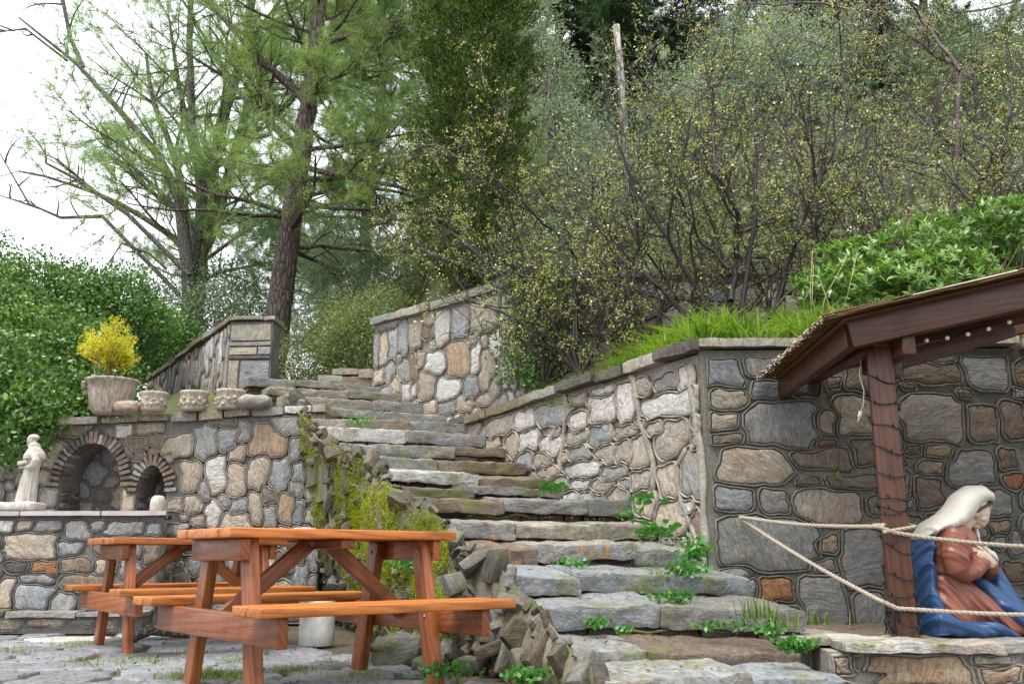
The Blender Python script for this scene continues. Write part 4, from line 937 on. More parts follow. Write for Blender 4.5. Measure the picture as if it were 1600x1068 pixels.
for i in range(25):
    t = i / 24; p = RB0 + rd * (.28 + 1.3 * t) + Vector((0, .10, -.085 - .045 * math.sin(math.pi * min(1, t * 1.7)))); P3.append(p)
cab.tube(P3, .0025, 5); cab.build('cable', M['wire'], gs)
for k in range(9):
    b = MB(); p = P3[1 + k * 2] ; b.ball(p + Vector((0, -.006, -.014)), .0125, 10, 8); bo = b.build('bulb', M['bulb'], gs)
    b = MB(); b.tube([p + Vector((0, -.004, .004)), p + Vector((0, -.005, -.006))], .006, 6); b.build('socket', M['wire'], bo)
rehome(gs)
hc_ = empty('hanging_plug', 'loose pale cable with a plug hanging beside the post', 'cable', loc=at(1343, 640, PY + .1))
a = at(1346, 560, PY + .1); c = MB(); c.tube([a, at(1343, 585, PY + .1), at(1350, 610, PY + .1), at(1349, 632, PY + .1), at(1344, 645, PY + .1)], .003, 6); c.build('cable', M['bulb'], hc_)
c = MB(); c.tube([at(1345, 642, PY + .1), at(1343, 652, PY + .1)], [.012, .014], 8); c.tube([at(1342, 652, PY + .1), at(1341, 658, PY + .1)], .004, 5); c.build('plug', M['bulb'], hc_); rehome(hc_)
hb = empty('hanging_lamp', 'tiny green lamp hanging on a thin wire before the wall', 'lamp', loc=at(1310, 745, 6.0))
c = MB(); c.tube([at(1313, 600, 6.0), at(1312, 680, 6.0), at(1310, 738, 6.0)], .002, 5); c.build('cable', M['wire'], hb)
c = MB(); c.tube([at(1310, 735, 6.0), at(1309, 742, 6.0), at(1308, 750, 6.0)], [.008, .011, .005], 8); c.build('lamp_body', M['weed'], hb); rehome(hb)

# ropes
def rope(name, label, P3, r=.0115):
    pts = []
    for i in range(len(P3) - 1):
        k = max(2, int((Vector(P3[i + 1]) - Vector(P3[i])).length / .012))
        for q in range(k): pts.append(Vector(P3[i]).lerp(Vector(P3[i + 1]), q / k))
    pts.append(Vector(P3[-1])); mb = MB()
    for st_ in range(3):
        Q = []; prev = None
        for i, p in enumerate(pts):
            t = (pts[min(i + 1, len(pts) - 1)] - pts[max(0, i - 1)]).normalized(); a = t.cross(Vector((.2, .3, 1))).normalized(); b = t.cross(a); w = i * .95 + st_ * 2 * math.pi / 3
            Q.append(p + a * math.cos(w) * r * .5 + b * math.sin(w) * r * .5)
        mb.tube(Q, r * .62, 6)
    return tag(mb.build(name, M['rope']), label, 'rope', 'guard ropes of the shelter')
hk = at(1156, 807, 6.26)
def sag(a, b, s, n=8): return [Vector(a).lerp(Vector(b), i / n) - Vector((0, 0, s * math.sin(math.pi * i / n))) for i in range(n + 1)]
f1 = at(1370, 822, PY - .085); g1 = at(1436, 838, PY - .088); e1 = at(1700, 856, PY - .25)
rope('rope', 'upper guard rope running from the wall hook past the post', sag(hk, f1, .02) + [at(1400, 832, PY - .09), g1] + sag(g1, e1, .015)[1:])
rope('rope', 'short rope end looped round the post above the upper guard rope', [at(1376, 824, PY - .088), Vector((PX - .085, PY - .075, at(1372, 822, PY - .1).z + .01)), Vector((PX - .085, PY + .08, at(1372, 822, PY).z + .01)), Vector((PX + .085, PY + .08, at(1372, 822, PY).z + .02)), Vector((PX + .085, PY - .075, at(1430, 822, PY - .1).z)), at(1380, 831, PY - .096)], .010)
f2 = at(1376, 938, PY - .085); g2 = at(1436, 952, PY - .088); e2 = at(1700, 960, PY - .25)
rope('rope', 'lower guard rope slanting from the wall hook down to the post foot', sag(at(1160, 811, 6.25), f2, .02) + [at(1402, 950, PY - .09), g2] + sag(g2, e2, .01)[1:])
h = MB(); h.tube([hk + Vector((0, .06, .01)), hk + Vector((0, 0, .01)), hk + Vector((.012, -.012, 0)), hk + Vector((0, -.018, -.012)), hk + Vector((-.01, -.008, -.006))], .0045, 6)
tag(h.build('wall_hook', M['metal']), 'small metal hook in the wall holding the ropes', 'hook')

# ------------------------------------------------------------------ statues
def remesh(mb, vox, name, mat, parent, smooth_it=6, disp=None):
    me = bpy.data.meshes.new(name); me.from_pydata([tuple(v) for v in mb.v], [], mb.f); me.update()
    bm = bmesh.new(); bm.from_mesh(me); bmesh.ops.recalc_face_normals(bm, faces=bm.faces); bm.to_mesh(me); bm.free()
    o = bpy.data.objects.new(name, me); COL.objects.link(o)
    m = o.modifiers.new('r', 'REMESH'); m.mode = 'VOXEL'; m.voxel_size = vox
    s = o.modifiers.new('s', 'SMOOTH'); s.factor = .5; s.iterations = smooth_it
    dg = bpy.context.evaluated_depsgraph_get(); me2 = bpy.data.meshes.new_from_object(o.evaluated_get(dg))
    bpy.data.objects.remove(o); bpy.data.meshes.remove(me); me2.name = name
    if disp:
        n = len(me2.vertices); co = np.empty(n * 3, np.float32); no = np.empty(n * 3, np.float32)
        me2.vertices.foreach_get('co', co); me2.vertices.foreach_get('normal', no); co = co.reshape(-1, 3); no = no.reshape(-1, 3)
        co += no * disp(co)[:, None]; me2.vertices.foreach_set('co', co.ravel()); me2.update()
    me2.materials.clear(); ob = link(name, me2, mat, parent); ob['local'] = 1; return ob
K = .00108
def Lz(zx, zy, d=0): return Vector(((zx - 560) * K, d * K, (830 - zy) * K))
def loft(mb, lst, n=20):
    """(zx, zy, depth, half thickness in profile, half thickness in depth)"""
    mb.tube([Lz(a, b, c) for (a, b, c, _, _) in lst], [q[3] * K for q in lst], n, True, (0, 1, 0), [q[4] * K for q in lst])
vb = at(1516, 985, 5.40)
vs_o = empty('kneeling_statue', 'painted statue of a kneeling veiled woman in terracotta dress and blue cloak', 'statue', loc=(vb.x, 5.40, ZL + .012))
sk = MB()
loft(sk, [(545, 330, 0, 44, 46), (580, 290, 0, 40, 42), (615, 250, 0, 42, 44)])
sk.tube([Lz(610, 130), Lz(622, 150), Lz(640, 178), Lz(655, 205), Lz(668, 235), Lz(668, 262), Lz(660, 282), Lz(652, 292)], [q * K for q in (30, 62, 76, 74, 62, 48, 34, 14)], 20, True, (0, 1, 0), [q * K for q in (30, 58, 68, 66, 58, 46, 32, 14)])
sk.tube([Lz(712, 205), Lz(712, 232), Lz(708, 252), Lz(694, 268), Lz(684, 270)], [q * K for q in (7, 9, 12, 13, 8)], 10, True, (0, 1, 0), [q * K for q in (7, 9, 13, 16, 12)])
sk.tube([Lz(720, 178), Lz(724, 196), Lz(716, 210)], [q * K for q in (10, 12, 8)], 8, True, (0, 1, 0), [q * K for q in (38, 44, 34)])   # brow
for dz in (0,): sk.ball(Lz(676, 274, 0), (.016, .020, .008)); sk.ball(Lz(664, 284, 0), (.016, .020, .010)); sk.ball(Lz(650, 292, 0), (.022, .024, .018))
for dd in (-1, 1):
    sk.ball(Lz(700, 222, dd * 26), (.012, .013, .009)); sk.ball(Lz(672, 250, dd * 40), (.022, .016, .022)); sk.ball(Lz(622, 222, dd * 66), (.020, .012, .026))
sk.tube([Lz(662, 486, -92), Lz(630, 462, -112), Lz(600, 442, -122), Lz(580, 428, -124)], [q * K for q in (30, 30, 34, 30)], 12, True, (0, 1, 0), [q * K for q in (26, 22, 20, 16)])
for i, (a, b) in enumerate((((548, 404), (514, 396)), ((545, 417), (510, 409)), ((548, 430), (514, 424)), ((556, 443), (526, 440)))):
    m_ = ((582 + 6 * (i > 2)), 414 + 10 * i)
    sk.tube([Lz(m_[0] + 8, m_[1] + 2, -122), Lz((m_[0] + a[0]) / 2, (m_[1] + a[1]) / 2 - 1, -129), Lz(*a, -128), Lz(*b, -119)], [q * K for q in (8.5, 7.6, 6.8, 5.2)], 8)
sk.tube([Lz(612, 432, -126), Lz(596, 408, -134), Lz(578, 394, -131), Lz(566, 388, -124)], [q * K for q in (11, 9, 7.5, 6)], 8)
sbody = remesh(sk, .0026, 'body', M['skin'], vs_o, 2)
for dd in (-1, 1):
    e = MB(); e.ball(Lz(709, 221, dd * 27), (.006, .010, .0032), 8, 6); o = e.build('eye', M['hair'], vs_o); o['local'] = 1
    e = MB(); e.tube([Lz(722, 205, dd * 14), Lz(717, 204, dd * 30), Lz(706, 210, dd * 42)], .0022, 6); o = e.build('eyebrow', M['hair'], vs_o); o['local'] = 1
e = MB(); e.ball(Lz(684, 279, 0), (.007, .013, .0045), 8, 6); o = e.build('mouth', M['dress'], vs_o); o['local'] = 1
def folds(fx, amp, lo=-1, hi=9):
    def f(co):
        x, y, z = co[:, 0], co[:, 1], co[:, 2]; a = fx(x, y, z); m = np.clip((z - lo) / .08, 0, 1) * np.clip((hi - z) / .08, 0, 1)
        return amp * m * (1.1 - 2.2 * np.abs(np.sin(a * .5)) ** .8 + .35 * np.sin(a * 2.3 + 1))
    return f
dr = MB()
loft(dr, [(545, 292, 0, 40, 62), (515, 312, 0, 74, 128), (488, 350, 0, 108, 176), (478, 410, 0, 118, 182), (462, 465, 0, 108, 160), (440, 515, 0, 92, 134), (428, 545, 0, 86, 124), (420, 600, 0, 98, 146), (428, 680, 0, 108, 168), (450, 760, 0, 124, 186), (470, 832, 0, 140, 190)], 26)
loft(dr, [(420, 570, -10, 86, 124), (520, 660, -20, 92, 150), (620, 740, -30, 84, 150), (710, 800, -30, 62, 140), (790, 828, -30, 28, 120)], 22)
loft(dr, [(478, 330, -128, 58, 48), (452, 390, -158, 66, 60), (446, 450, -168, 70, 64), (452, 505, -166, 66, 62), (485, 536, -158, 46, 50), (540, 520, -146, 46, 46), (590, 490, -128, 38, 38), (628, 470, -104, 30, 30)], 18)
loft(dr, [(560, 340, 120, 56, 48), (620, 430, 140, 60, 56), (668, 520, 80, 58, 56), (680, 540, 0, 44, 50), (672, 505, -70, 40, 40), (660, 482, -92, 36, 32)], 16)
loft(dr, [(520, 330, 0, 70, 120), (560, 390, -20, 80, 120), (575, 450, -30, 70, 110), (540, 510, -10, 70, 110)], 18)
remesh(dr, .0055, 'dress', M['dress'], vs_o, 2, lambda co: folds(lambda x, y, z: (x * 1.0 + z * .9) * 62 + y * 26 + np.sin(z * 14) * 1.2, .0085, -1, .31)(co) + folds(lambda x, y, z: z * 70 + x * 44 + y * 20, .0026, .31, .72)(co))
be = MB(); loft(be, [(436, 528, 0, 99, 140), (431, 548, 0, 96, 136)], 28); remesh(be, .005, 'belt', M['belt'], vs_o, 1)
ve = MB()
loft(ve, [(746, 160, 0, 12, 40), (728, 142, 0, 30, 70), (694, 128, 0, 50, 84), (645, 136, 0, 64, 96), (592, 180, 0, 74, 106), (545, 234, 0, 68, 118), (490, 272, 0, 58, 138), (430, 292, 0, 44, 150), (380, 318, 0, 30, 132), (338, 350, 0, 14, 100)], 24)
vm = remesh(ve, .0048, 'veil', M['veil'], vs_o, 3, folds(lambda x, y, z: x * 62 + z * 26 + y * 18, .005, -1, .66))
vf = MB(); loft(vf, [(656, 262, 30, 10, 22), (652, 320, 20, 12, 26), (650, 372, 6, 16, 26), (680, 412, 0, 22, 28), (712, 440, 0, 20, 28), (738, 470, 0, 9, 22)], 14)
remesh(vf, .004, 'veil_fall', M['veil'], vs_o, 2, folds(lambda x, y, z: x * 150 + z * 40, .0035))
ha = MB(); loft(ha, [(738, 172, 0, 7, 42), (704, 182, 0, 12, 70), (650, 204, 0, 18, 82), (598, 240, 0, 24, 78), (548, 276, 0, 22, 70), (520, 300, 0, 12, 60)], 16); remesh(ha, .005, 'hair', M['hair'], vs_o, 2)
cl_ = MB()
loft(cl_, [(392, 322, 10, 18, 110), (356, 400, 10, 32, 150), (330, 490, 10, 40, 168), (322, 590, 10, 48, 182), (326, 690, 10, 62, 200), (340, 770, 0, 80, 214), (346, 832, 0, 86, 218)], 22)
loft(cl_, [(340, 770, -150, 62, 70), (420, 800, -196, 46, 60), (520, 806, -206, 38, 60), (600, 800, -200, 44, 58), (650, 818, -190, 26, 56), (700, 826, -176, 12, 50)], 18)
loft(cl_, [(640, 440, 70, 22, 80), (690, 478, 60, 36, 100), (716, 560, 50, 52, 120), (736, 640, 50, 70, 140), (770, 720, 50, 92, 160), (812, 790, 40, 104, 180), (840, 832, 40, 110, 190)], 22)
loft(cl_, [(590, 545, 40, 26, 60), (630, 600, 10, 46, 90), (680, 670, -20, 56, 120), (740, 740, -40, 60, 140), (800, 800, -50, 54, 150), (840, 830, -50, 40, 150)], 20)
remesh(cl_, .0055, 'cloak', M['cloak'], vs_o, 2, folds(lambda x, y, z: x * 34 + z * 44 + y * 40 + np.sin(z * 11) * 1.5, .0085))

K2 = .00165
fb = at(40, 795, 8.55)
fs = empty('friar_statue', 'weathered white stone statue of a robed friar holding a book', 'statue', loc=(fb.x, 8.55, CZ + .016))
def Lf(zx, zy, d=0): return Vector(((zx - 158) * K2, d * K2, (490 - zy) * K2))
def loftf(mb, lst, n=18): mb.tube([Lf(a, b, c) for (a, b, c, _, _) in lst], [q[3] * K2 for q in lst], n, True, (0, 1, 0), [q[4] * K2 for q in lst])
ro = MB()
loftf(ro, [(150, 476, 0, 58, 56), (152, 440, 0, 54, 52), (157, 360, 0, 47, 46), (163, 285, 0, 40, 42), (168, 235, 0, 38, 44), (172, 195, 0, 46, 54), (172, 160, 0, 44, 56), (168, 138, 0, 30, 34), (160, 120, 0, 17, 20), (150, 112, 0, 15, 17)])
loftf(ro, [(176, 200, 0, 58, 66), (174, 175, 0, 54, 66), (170, 148, 0, 38, 48), (166, 130, 0, 26, 30)])
loftf(ro, [(166, 140, 0, 34, 34), (172, 122, 0, 30, 32), (180, 108, 0, 14, 24)])
ro.ball(Lf(150, 94), (.047, .043, .056)); ro.ball(Lf(128, 100), (.012, .010, .014)); ro.ball(Lf(132, 118), (.018, .016, .016)); ro.ball(Lf(158, 78), (.050, .047, .032)); ro.ball(Lf(134, 110, 0), (.014, .014, .008))
loftf(ro, [(200, 178, -52, 20, 20), (214, 212, -58, 22, 22), (200, 242, -56, 22, 20), (176, 246, -44, 15, 14), (150, 243, -36, 10, 10), (134, 240, -24, 9, 10)], 14)
loftf(ro, [(150, 178, 54, 20, 20), (120, 215, 50, 22, 22), (116, 240, 30, 18, 18), (130, 244, 4, 11, 12), (146, 238, -20, 8, 9)], 14)
for k in range(4): loftf(ro, [(140 - k * 7, 240, -34 + k * 3, 5, 5), (132 - k * 7, 247, -36 + k * 3, 4.5, 4.5), (126 - k * 7, 252, -30 + k * 3, 4, 4)], 8)
loftf(ro, [(172, 240, -40, 5, 5), (176, 330, -42, 4, 4), (175, 420, -44, 5, 5)], 8)
remesh(ro, .0055, 'body', M['white_stone'], fs, 2, folds(lambda x, y, z: np.arctan2(y, x) * 9 + x * 30, .004, -1, .36))
b = plank('book', Lf(112, 226, -12), Lf(172, 216, -30), .10, .035, (0, 0, 1), M['white_stone'], fs, .004)
pb2 = MB(); loftf(pb2, [(166, 489, 0, 70, 62), (166, 478, 0, 68, 60)], 20); o = pb2.build('base', M['white_stone'], fs); o['local'] = 1
o = at(28, 797, 8.42); V, F = rough_box((o.x - .03, 8.42, CZ + .062), (1, 0, 0), (0, 1, 0), (0, 0, 1), (.44, .26, .088), (10, 6, 4), .008, .35, 6, 3)
bs = tag(pyd('stone_basin', [Vector((v.x + (v.x - o.x) * .12 * (v.z - CZ) / .09, v.y, v.z - (.022 if v.z > CZ + .085 and abs(v.x - o.x + .03) < .17 and abs(v.y - 8.42) < .09 else 0))) for v in V], F, M['white_stone']), 'shallow pale stone basin beside the friar statue', 'stone basin')
o = at(245, 806, 8.42); d = MB(); d.lathe((o.x, 8.42, CZ + .014), [(.056, 0), (.062, .02), (.064, .08), (.058, .12), (.04, .142), (0, .147)], 20, lambda w, z: .05 * math.sin(2 * w + z * 20))
tag(d.build('stone_stub', M['white_stone']), 'small white rounded stone on the ledge by the small niche', 'stone stub')

# ------------------------------------------------------------------ pots on the terrace wall
def pot_base(px, Y=9.05): 
    u, v = TW.px(px, 650); z = topT(u) + .02; p = at(px, 640, Y); return Vector((p.x, Y, z + .015))
ub = pot_base(172, 9.20)
ur = empty('planter_urn', 'large stained cast urn planter holding a golden conifer', 'planter', loc=ub)
d = MB(); d.lathe(ub, [(.155, 0), (.17, .02), (.20, .10), (.222, .22), (.232, .30), (.252, .318), (.262, .332), (.256, .346), (.236, .348), (.222, .33), (.215, .29), (0, .285)], 40, lambda w, z: .018 * math.sin(w * 14) * (0.02 < z < .30))
d.build('urn_body', M['urn'], ur)
d = MB(); d.tube([ub + Vector((-.235, -.05, .30)), ub + Vector((-.28, -.05, .315)), ub + Vector((-.275, -.05, .285)), ub + Vector((-.235, -.05, .255))], .022, 10); d.build('handle', M['urn'], ur)
d = MB(); d.lathe(ub + Vector((0, 0, .29)), [(.21, 0), (.20, .012), (0, .02)], 24); d.build('soil', M['soil'], ur); rehome(ur)
rng = np.random.default_rng(11)
gc = empty('golden_conifer', 'bright yellow golden conifer growing in the large urn', 'plant', loc=ub + Vector((0, 0, .30)))
segs = []; tips = []; PPg = dict(n=[6, 4, 3], wig=[.10, .12, .15], up=[.05, .08, .08], tap=[.3, .4, .4], kids=[2.6, 1.7, 0], ang=[(.35, .8), (.35, .8), (0, 0)], len=[(.30, .5), (.4, .6), (0, 0)], rad=[.6, .6, 1], rmin=.002, leaf=1, max=2, **{'from': [.3, .1, 0]})
for k in range(9):
    a = rng.uniform(0, 6.28); s_ = rng.uniform(.1, .45); grow(rng, np.array(ub + Vector((0, 0, .30))) + np.array([math.cos(a) * .03, math.sin(a) * .03, 0]), norm(np.array([math.cos(a) * s_, math.sin(a) * s_, 1.])), rng.uniform(.30, .50), .008, 0, PPg, segs, tips)
V, F = seg_mesh(segs, 4); link('stem', mesh_np('stem', V, F), M['twig2'], gc)
T = np.array([t[0] for t in tips]); D = np.array([t[1] for t in tips]); k = 4
P_ = np.repeat(T, k, 0) + rng.normal(size=(len(T) * k, 3)) * .008; D_ = np.repeat(D, k, 0) + rng.normal(size=P_.shape) * .55
V, F = leaf_mesh(P_, D_, rng.normal(size=P_.shape), rng.uniform(.02, .042, len(P_)), .008); link('foliage', mesh_np('foliage', V, F), M['gold'], gc, smooth=False); rehome(gc)
d = MB(); d.tube([ub + Vector((-.12, 0, .30)), ub + Vector((-.18, 0, .38)), ub + Vector((-.20, 0, .46)), ub + Vector((-.16, -.02, .52)), ub + Vector((-.10, -.02, .58))], [.006, .006, .005, .005, .003], 6); d.build('dry_stem', M['dry'], gc); rehome(gc)
def carved_pot(px, w, h, lab, seed, Y):
    b = pot_base(px, Y); r = w / 2 / F0 * Y * .98; H = h / F0 * Y
    t = empty('carved_pot', lab, 'pot', 'carved pots on the terrace wall', loc=b)
    d = MB(); d.lathe(b, [(r * .86, 0), (r * .92, H * .08), (r * .95, H * .5), (r * .97, H * .80), (r * 1.03, H * .86), (r * 1.05, H * .95), (r * 1.0, H), (r * .86, H * .98), (r * .84, H * .7), (0, H * .68)], 36); pbd = d.build('pot_body', M['cast_stone'], t)
    v = MB(); rr = random.Random(seed); P3 = []
    for i in range(49):
        w_ = 2 * math.pi * i / 48; P3.append(b + Vector((math.cos(w_) * r * .97, math.sin(w_) * r * .97, H * (.42 + .16 * math.sin(w_ * 5 + seed)))))
    v.tube(P3, r * .05, 6)
    for i in range(16):
        w_ = 2 * math.pi * i / 16 + seed; zz = H * (.42 - .16 * math.sin(w_ * 5 + seed)) + H * rr.uniform(-.04, .04); dv = Vector((math.cos(w_), math.sin(w_), 0))
        v.ball(b + dv * r * .955 + Vector((0, 0, zz)), (r * .12 + .004, r * .12 + .004, H * rr.uniform(.09, .14)), 8, 6)
    tag(v.build('vine_relief', M['cast_stone'], pbd), kind='stuff')
    d = MB(); d.lathe(b + Vector((0, 0, H * .66)), [(r * .84, 0), (r * .8, .008), (0, .012)], 20); d.build('soil', M['soil'], t); rehome(t)
carved_pot(239, 42, 30, 'round cast pot with vine relief next to the lumpy stone', 1, 9.12)
carved_pot(302, 44, 31, 'round cast pot with vine relief, middle one of three', 2.3, 9.2)
carved_pot(359, 46, 31, 'round cast pot with vine relief beside the carved stone lump', 4.1, 9.2)
for (px, w, hgt, lab, c) in ((200, .24, .12, 'lumpy yellowish stone between the urn and the pots', 't'), (398, .32, .13, 'carved pale stone lump at the end of the pot row', 's')):
    b = pot_base(px, 9.1); V, F = rough_box(b + Vector((0, 0, hgt * .42)), (1, .1, 0), (-.1, 1, 0), (0, 0, 1), (w, .22, hgt), (8, 6, 5), .022, .45, 9, px)
    tag(pyd('lumpy_stone', V, F, M['stone_moss'], None, True, pal(c)), lab, 'stone')
# wooden rack leaning by the pillar
rk = empty('wooden_rack', 'small brown slatted wooden rack leaning on the pillar', 'rack', loc=at(452, 596, 11.75))
for (xa, ya, xb, yb2, yy) in ((432, 540, 446, 596, 11.7), (446, 548, 460, 596, 11.9)): plank('side_rail', at(xa, ya, yy), at(xb, yb2, yy), .05, .04, (0, 1, 0), M['old_wood'], rk)
for k in range(4): plank('slat', at(431 + k * 4, 545 + k * 13, 11.68), at(452 + k * 4, 552 + k * 13, 11.95), .02, .06, (0, 0, 1), M['old_wood'], rk)
plank('shelf', at(444, 572, 11.7), at(466, 573, 11.95), .12, .03, (0, 0, 1), M['old_wood'], rk)
for o in rk.children:
    ml = o.matrix_local.copy(); o.matrix_local = Matrix.Translation(-rk.location) @ ml
for o in sh.children:
    if o.get('local'): ml = o.matrix_local.copy(); o.matrix_local = Matrix.Translation(-sh.location) @ ml
# ------------------------------------------------------------------ trees
# big pine right behind the pillar
pT = [at(424, 600, 15.0), at(430, 520, 15), at(446, 400, 15), at(470, 250, 15.0), at(488, 120, 15.0), at(500, 0, 15.0), at(510, -160, 15.0), at(515, -320, 15.)]
rl = random.Random(5)
lim = []
for k in range(30):
    f = .30 + .68 * k / 29; az = (k * 137.5 + rl.uniform(-20, 20)) % 360; lim.append((f, az, rl.uniform(2, 38) - 12 * (f < .5), rl.uniform(1.5, 2.8) * (1.1 - .4 * f), .055 * (1.1 - .5 * f)))
lim += [(.44, 285, 38, 4.2, .085), (.52, 280, 48, 4.0, .07), (.40, 80, 6, 3.4, .06), (.42, 95, -8, 3.4, .06), (.36, 100, -12, 3.2, .05), (.34, 250, -5, 2.6, .045), (.30, 60, -6, 2.4, .04), (.62, 60, 40, 3.4, .06)]
pine('pine_tree', 'tall pine with thick brown trunk rising behind the square pillar', pT, .245, lim, 21, ('pine_bark', 'pine_bark', 'needle'), (18, .15, .0075))
# pale many-stemmed pine further left
qT = [at(298, 560, 19.), at(303, 480, 19), at(310, 420, 19), at(318, 330, 19), at(345, 200, 19), at(385, 60, 19.), at(405, -80, 19)]
lim = [(.34, 300, 62, 5.4, .13), (.36, 275, 42, 4.4, .09), (.38, 330, 75, 5.5, .12), (.40, 20, 80, 5.5, .12), (.36, 60, 70, 4.5, .10)]
for k in range(26):
    f = .26 + .72 * k / 25; az = (k * 137.5 + 40) % 360; lim.append((f, az, rl.uniform(0, 45), rl.uniform(2.2, 3.6), .05))
pine('pine_tree', 'pale many stemmed pine against the white sky', qT, .25, lim, 33, ('green_bark', 'green_bark', 'needle2'), (26, .17, .008))
# bare grey limbs reaching into the sky (leafless tree)
bt = empty('bare_tree', 'leafless grey tree reaching its crooked branches into the sky', 'tree', loc=at(292, 560, 17.5))
rng = np.random.default_rng(8); segs = []; tips = []
PB_ = dict(n=[7, 5, 4, 3], wig=[.05, .14, .2, .2], up=[0, .0, .0, 0], tap=[.35, .3, .4, .5], kids=[.0, .7, .5, 0], ang=[(.5, 1.0), (.5, 1.0), (.4, .9), (0, 0)], len=[(.3, .5), (.4, .6), (.4, .6), (0, 0)], rad=[.4, .5, .6, 1], rmin=.007, leaf=9, max=3, **{'from': [.2, .2, .1, 0]})
def path(pts, Y, r0, r1, kids=6, kl=1.0):
    P3 = [np.array(at(x, y, Y)) for x, y in pts]; n = len(P3) - 1
    for i in range(n):
        for q in range(3):
            a = P3[i] + (P3[i + 1] - P3[i]) * q / 3; b = P3[i] + (P3[i + 1] - P3[i]) * (q + 1) / 3; f = (i + q / 3) / n; segs.append((a, b, r0 + (r1 - r0) * f, r0 + (r1 - r0) * min(1, f + 1 / (3 * n))))
    for k in range(kids):
        f = rng.uniform(.35, 1) * n; i = min(int(f), n - 1); p = P3[i] + (P3[i + 1] - P3[i]) * (f - i); d = norm(P3[i + 1] - P3[i]); dd = rand_dir(rng, d, rng.uniform(.5, 1.2)); dd[1] *= .4
        grow(rng, p, norm(dd), kl * rng.uniform(.5, 1.2), .022, 1, PB_, segs, tips)
path([(292, 560), (296, 440), (280, 310), (245, 240), (180, 165), (120, 100), (30, 28)], 17.5, .16, .02, 9, 1.2)
path([(130, 105), (110, 60), (98, 0), (92, -60)], 17.5, .05, .03, 3, .9)
path([(290, 340), (240, 290), (190, 245), (160, 224)], 17.5, .06, .015, 4, .8)
path([(296, 430), (200, 335), (120, 280), (72, 255), (70, 225)], 17.3, .06, .012, 4, .8)
path([(280, 460), (160, 338), (95, 340), (45, 318), (0, 240)], 17.4, .05, .012, 5, .7)
path([(60, 325), (0, 305)], 17.4, .025, .012, 1, .4)
path([(260, 420), (232, 395), (190, 380), (165, 418)], 17.2, .03, .01, 3, .5)
path([(105, 95), (40, 45), (0, 50)], 17.6, .03, .012, 4, .7)
path([(300, 430), (318, 300), (300, 190), (296, 60), (300, -60)], 17.9, .11, .05, 5, 1.2)
V, F = seg_mesh(segs, 6); link('branches', mesh_np('branches', V, F), M['grey_bark'], bt); rehome(bt)

# cypress
cb = at(728, 470, 13.2); cb.z = hillz(cb.x, 13.2) - .05
rng = np.random.default_rng(9)
cy = empty('cypress_tree', 'dense dark green cypress column above the upper wall', 'tree', loc=cb)
mbt = MB(); mbt.tube([cb, cb + Vector((.02, 0, 1)), cb + Vector((.05, 0, 2.2))], [.13, .10, .04], 10); mbt.build('trunk', M['pine_bark'], cy)
n = 2500; zz = rng.random(n) ** .85 * 7.6; ang = rng.uniform(0, 2 * np.pi, n)
prof = np.interp(zz, [0, .3, .9, 2, 3.2, 4.6, 6, 7.6], [.34, .58, .70, .76, .80, .76, .62, .30]) * (1 + .15 * np.sin(ang * 3 + zz * 2.2) + .15 * np.sin(ang * 5 - zz * 5) + .08 * np.sin(ang * 9 + zz * 8))
rr = prof * rng.uniform(.5, 1.0, n) ** .5
ctr = np.stack([cb.x + .03 * zz + rr * np.cos(ang), cb.y + rr * np.sin(ang), cb.z + .1 + zz], 1); out_ = np.stack([np.cos(ang), np.sin(ang), .9 + 0 * ang], 1)
k = 64; ctr[::3] = np.stack([cb.x + .03 * zz + .55 * rr * np.cos(ang), cb.y + .55 * rr * np.sin(ang), cb.z + .1 + zz], 1)[::3]; P_ = np.repeat(ctr, k, 0); o_ = np.repeat(norm(out_), k, 0); ff_ = rng.random((len(P_), 1)); P_ = P_ + o_ * (ff_ * .34 - .08) + rng.normal(size=P_.shape) * (.062 * (1.1 - ff_))
D_ = o_ + rng.normal(size=P_.shape) * .45
V, F = leaf_mesh(P_, D_, rng.normal(size=P_.shape), rng.uniform(.04, .08, len(P_)), .02); link('crown', mesh_np('crown', V, F), M['cypress'], cy, smooth=False); rehome(cy)

def blob(px, py, Y, rx, rz, ry=None):
    p = at(px, py, Y); return (p.x, p.y, p.z, rx, ry or rx, rz)
def foot(px, py, Y):
    p = at(px, py, Y); return Vector((p.x, p.y, hillz(p.x, p.y) - .05))
# olives and evergreen bushes behind
leafy_tree('olive_tree', 'silvery grey olive tree right beside the cypress', foot(880, 330, 17), [blob(850, 130, 17, .75, 1.0), blob(870, 220, 16.6, .85, .9), blob(905, 290, 16.3, .9, .8), blob(830, 40, 17.3, .6, .9), blob(930, 240, 17, .8, .6), blob(840, 320, 16.5, .8, .7)], 26000, (.085, .02), 'olive', 'olive_bark', .12, seed=3)
leafy_tree('olive_tree', 'rounded grey green olive on the slope above the thorn bushes', foot(1190, 260, 19), [blob(1180, 80, 19, 1.2, 1.1), blob(1240, 110, 18.7, .9, .9), blob(1130, 110, 19, .8, .9), blob(1290, 60, 19.2, .9, .8), blob(1200, 160, 18.8, 1.0, .6), blob(1060, 170, 19, .9, .9)], 34000, (.085, .022), 'olive', 'olive_bark', .14, seed=4)
leafy_tree('olive_tree', 'dusty olive filling the gap high on the right slope', foot(1520, 200, 20), [blob(1500, 120, 20, 1.2, 1.0), blob(1560, 60, 20, 1.1, 1.0), blob(1450, 60, 20.5, 1.0, .9), blob(1600, 150, 20, 1.2, 1.0)], 26000, (.09, .022), 'olive_dark', 'olive_bark', .14, seed=6)
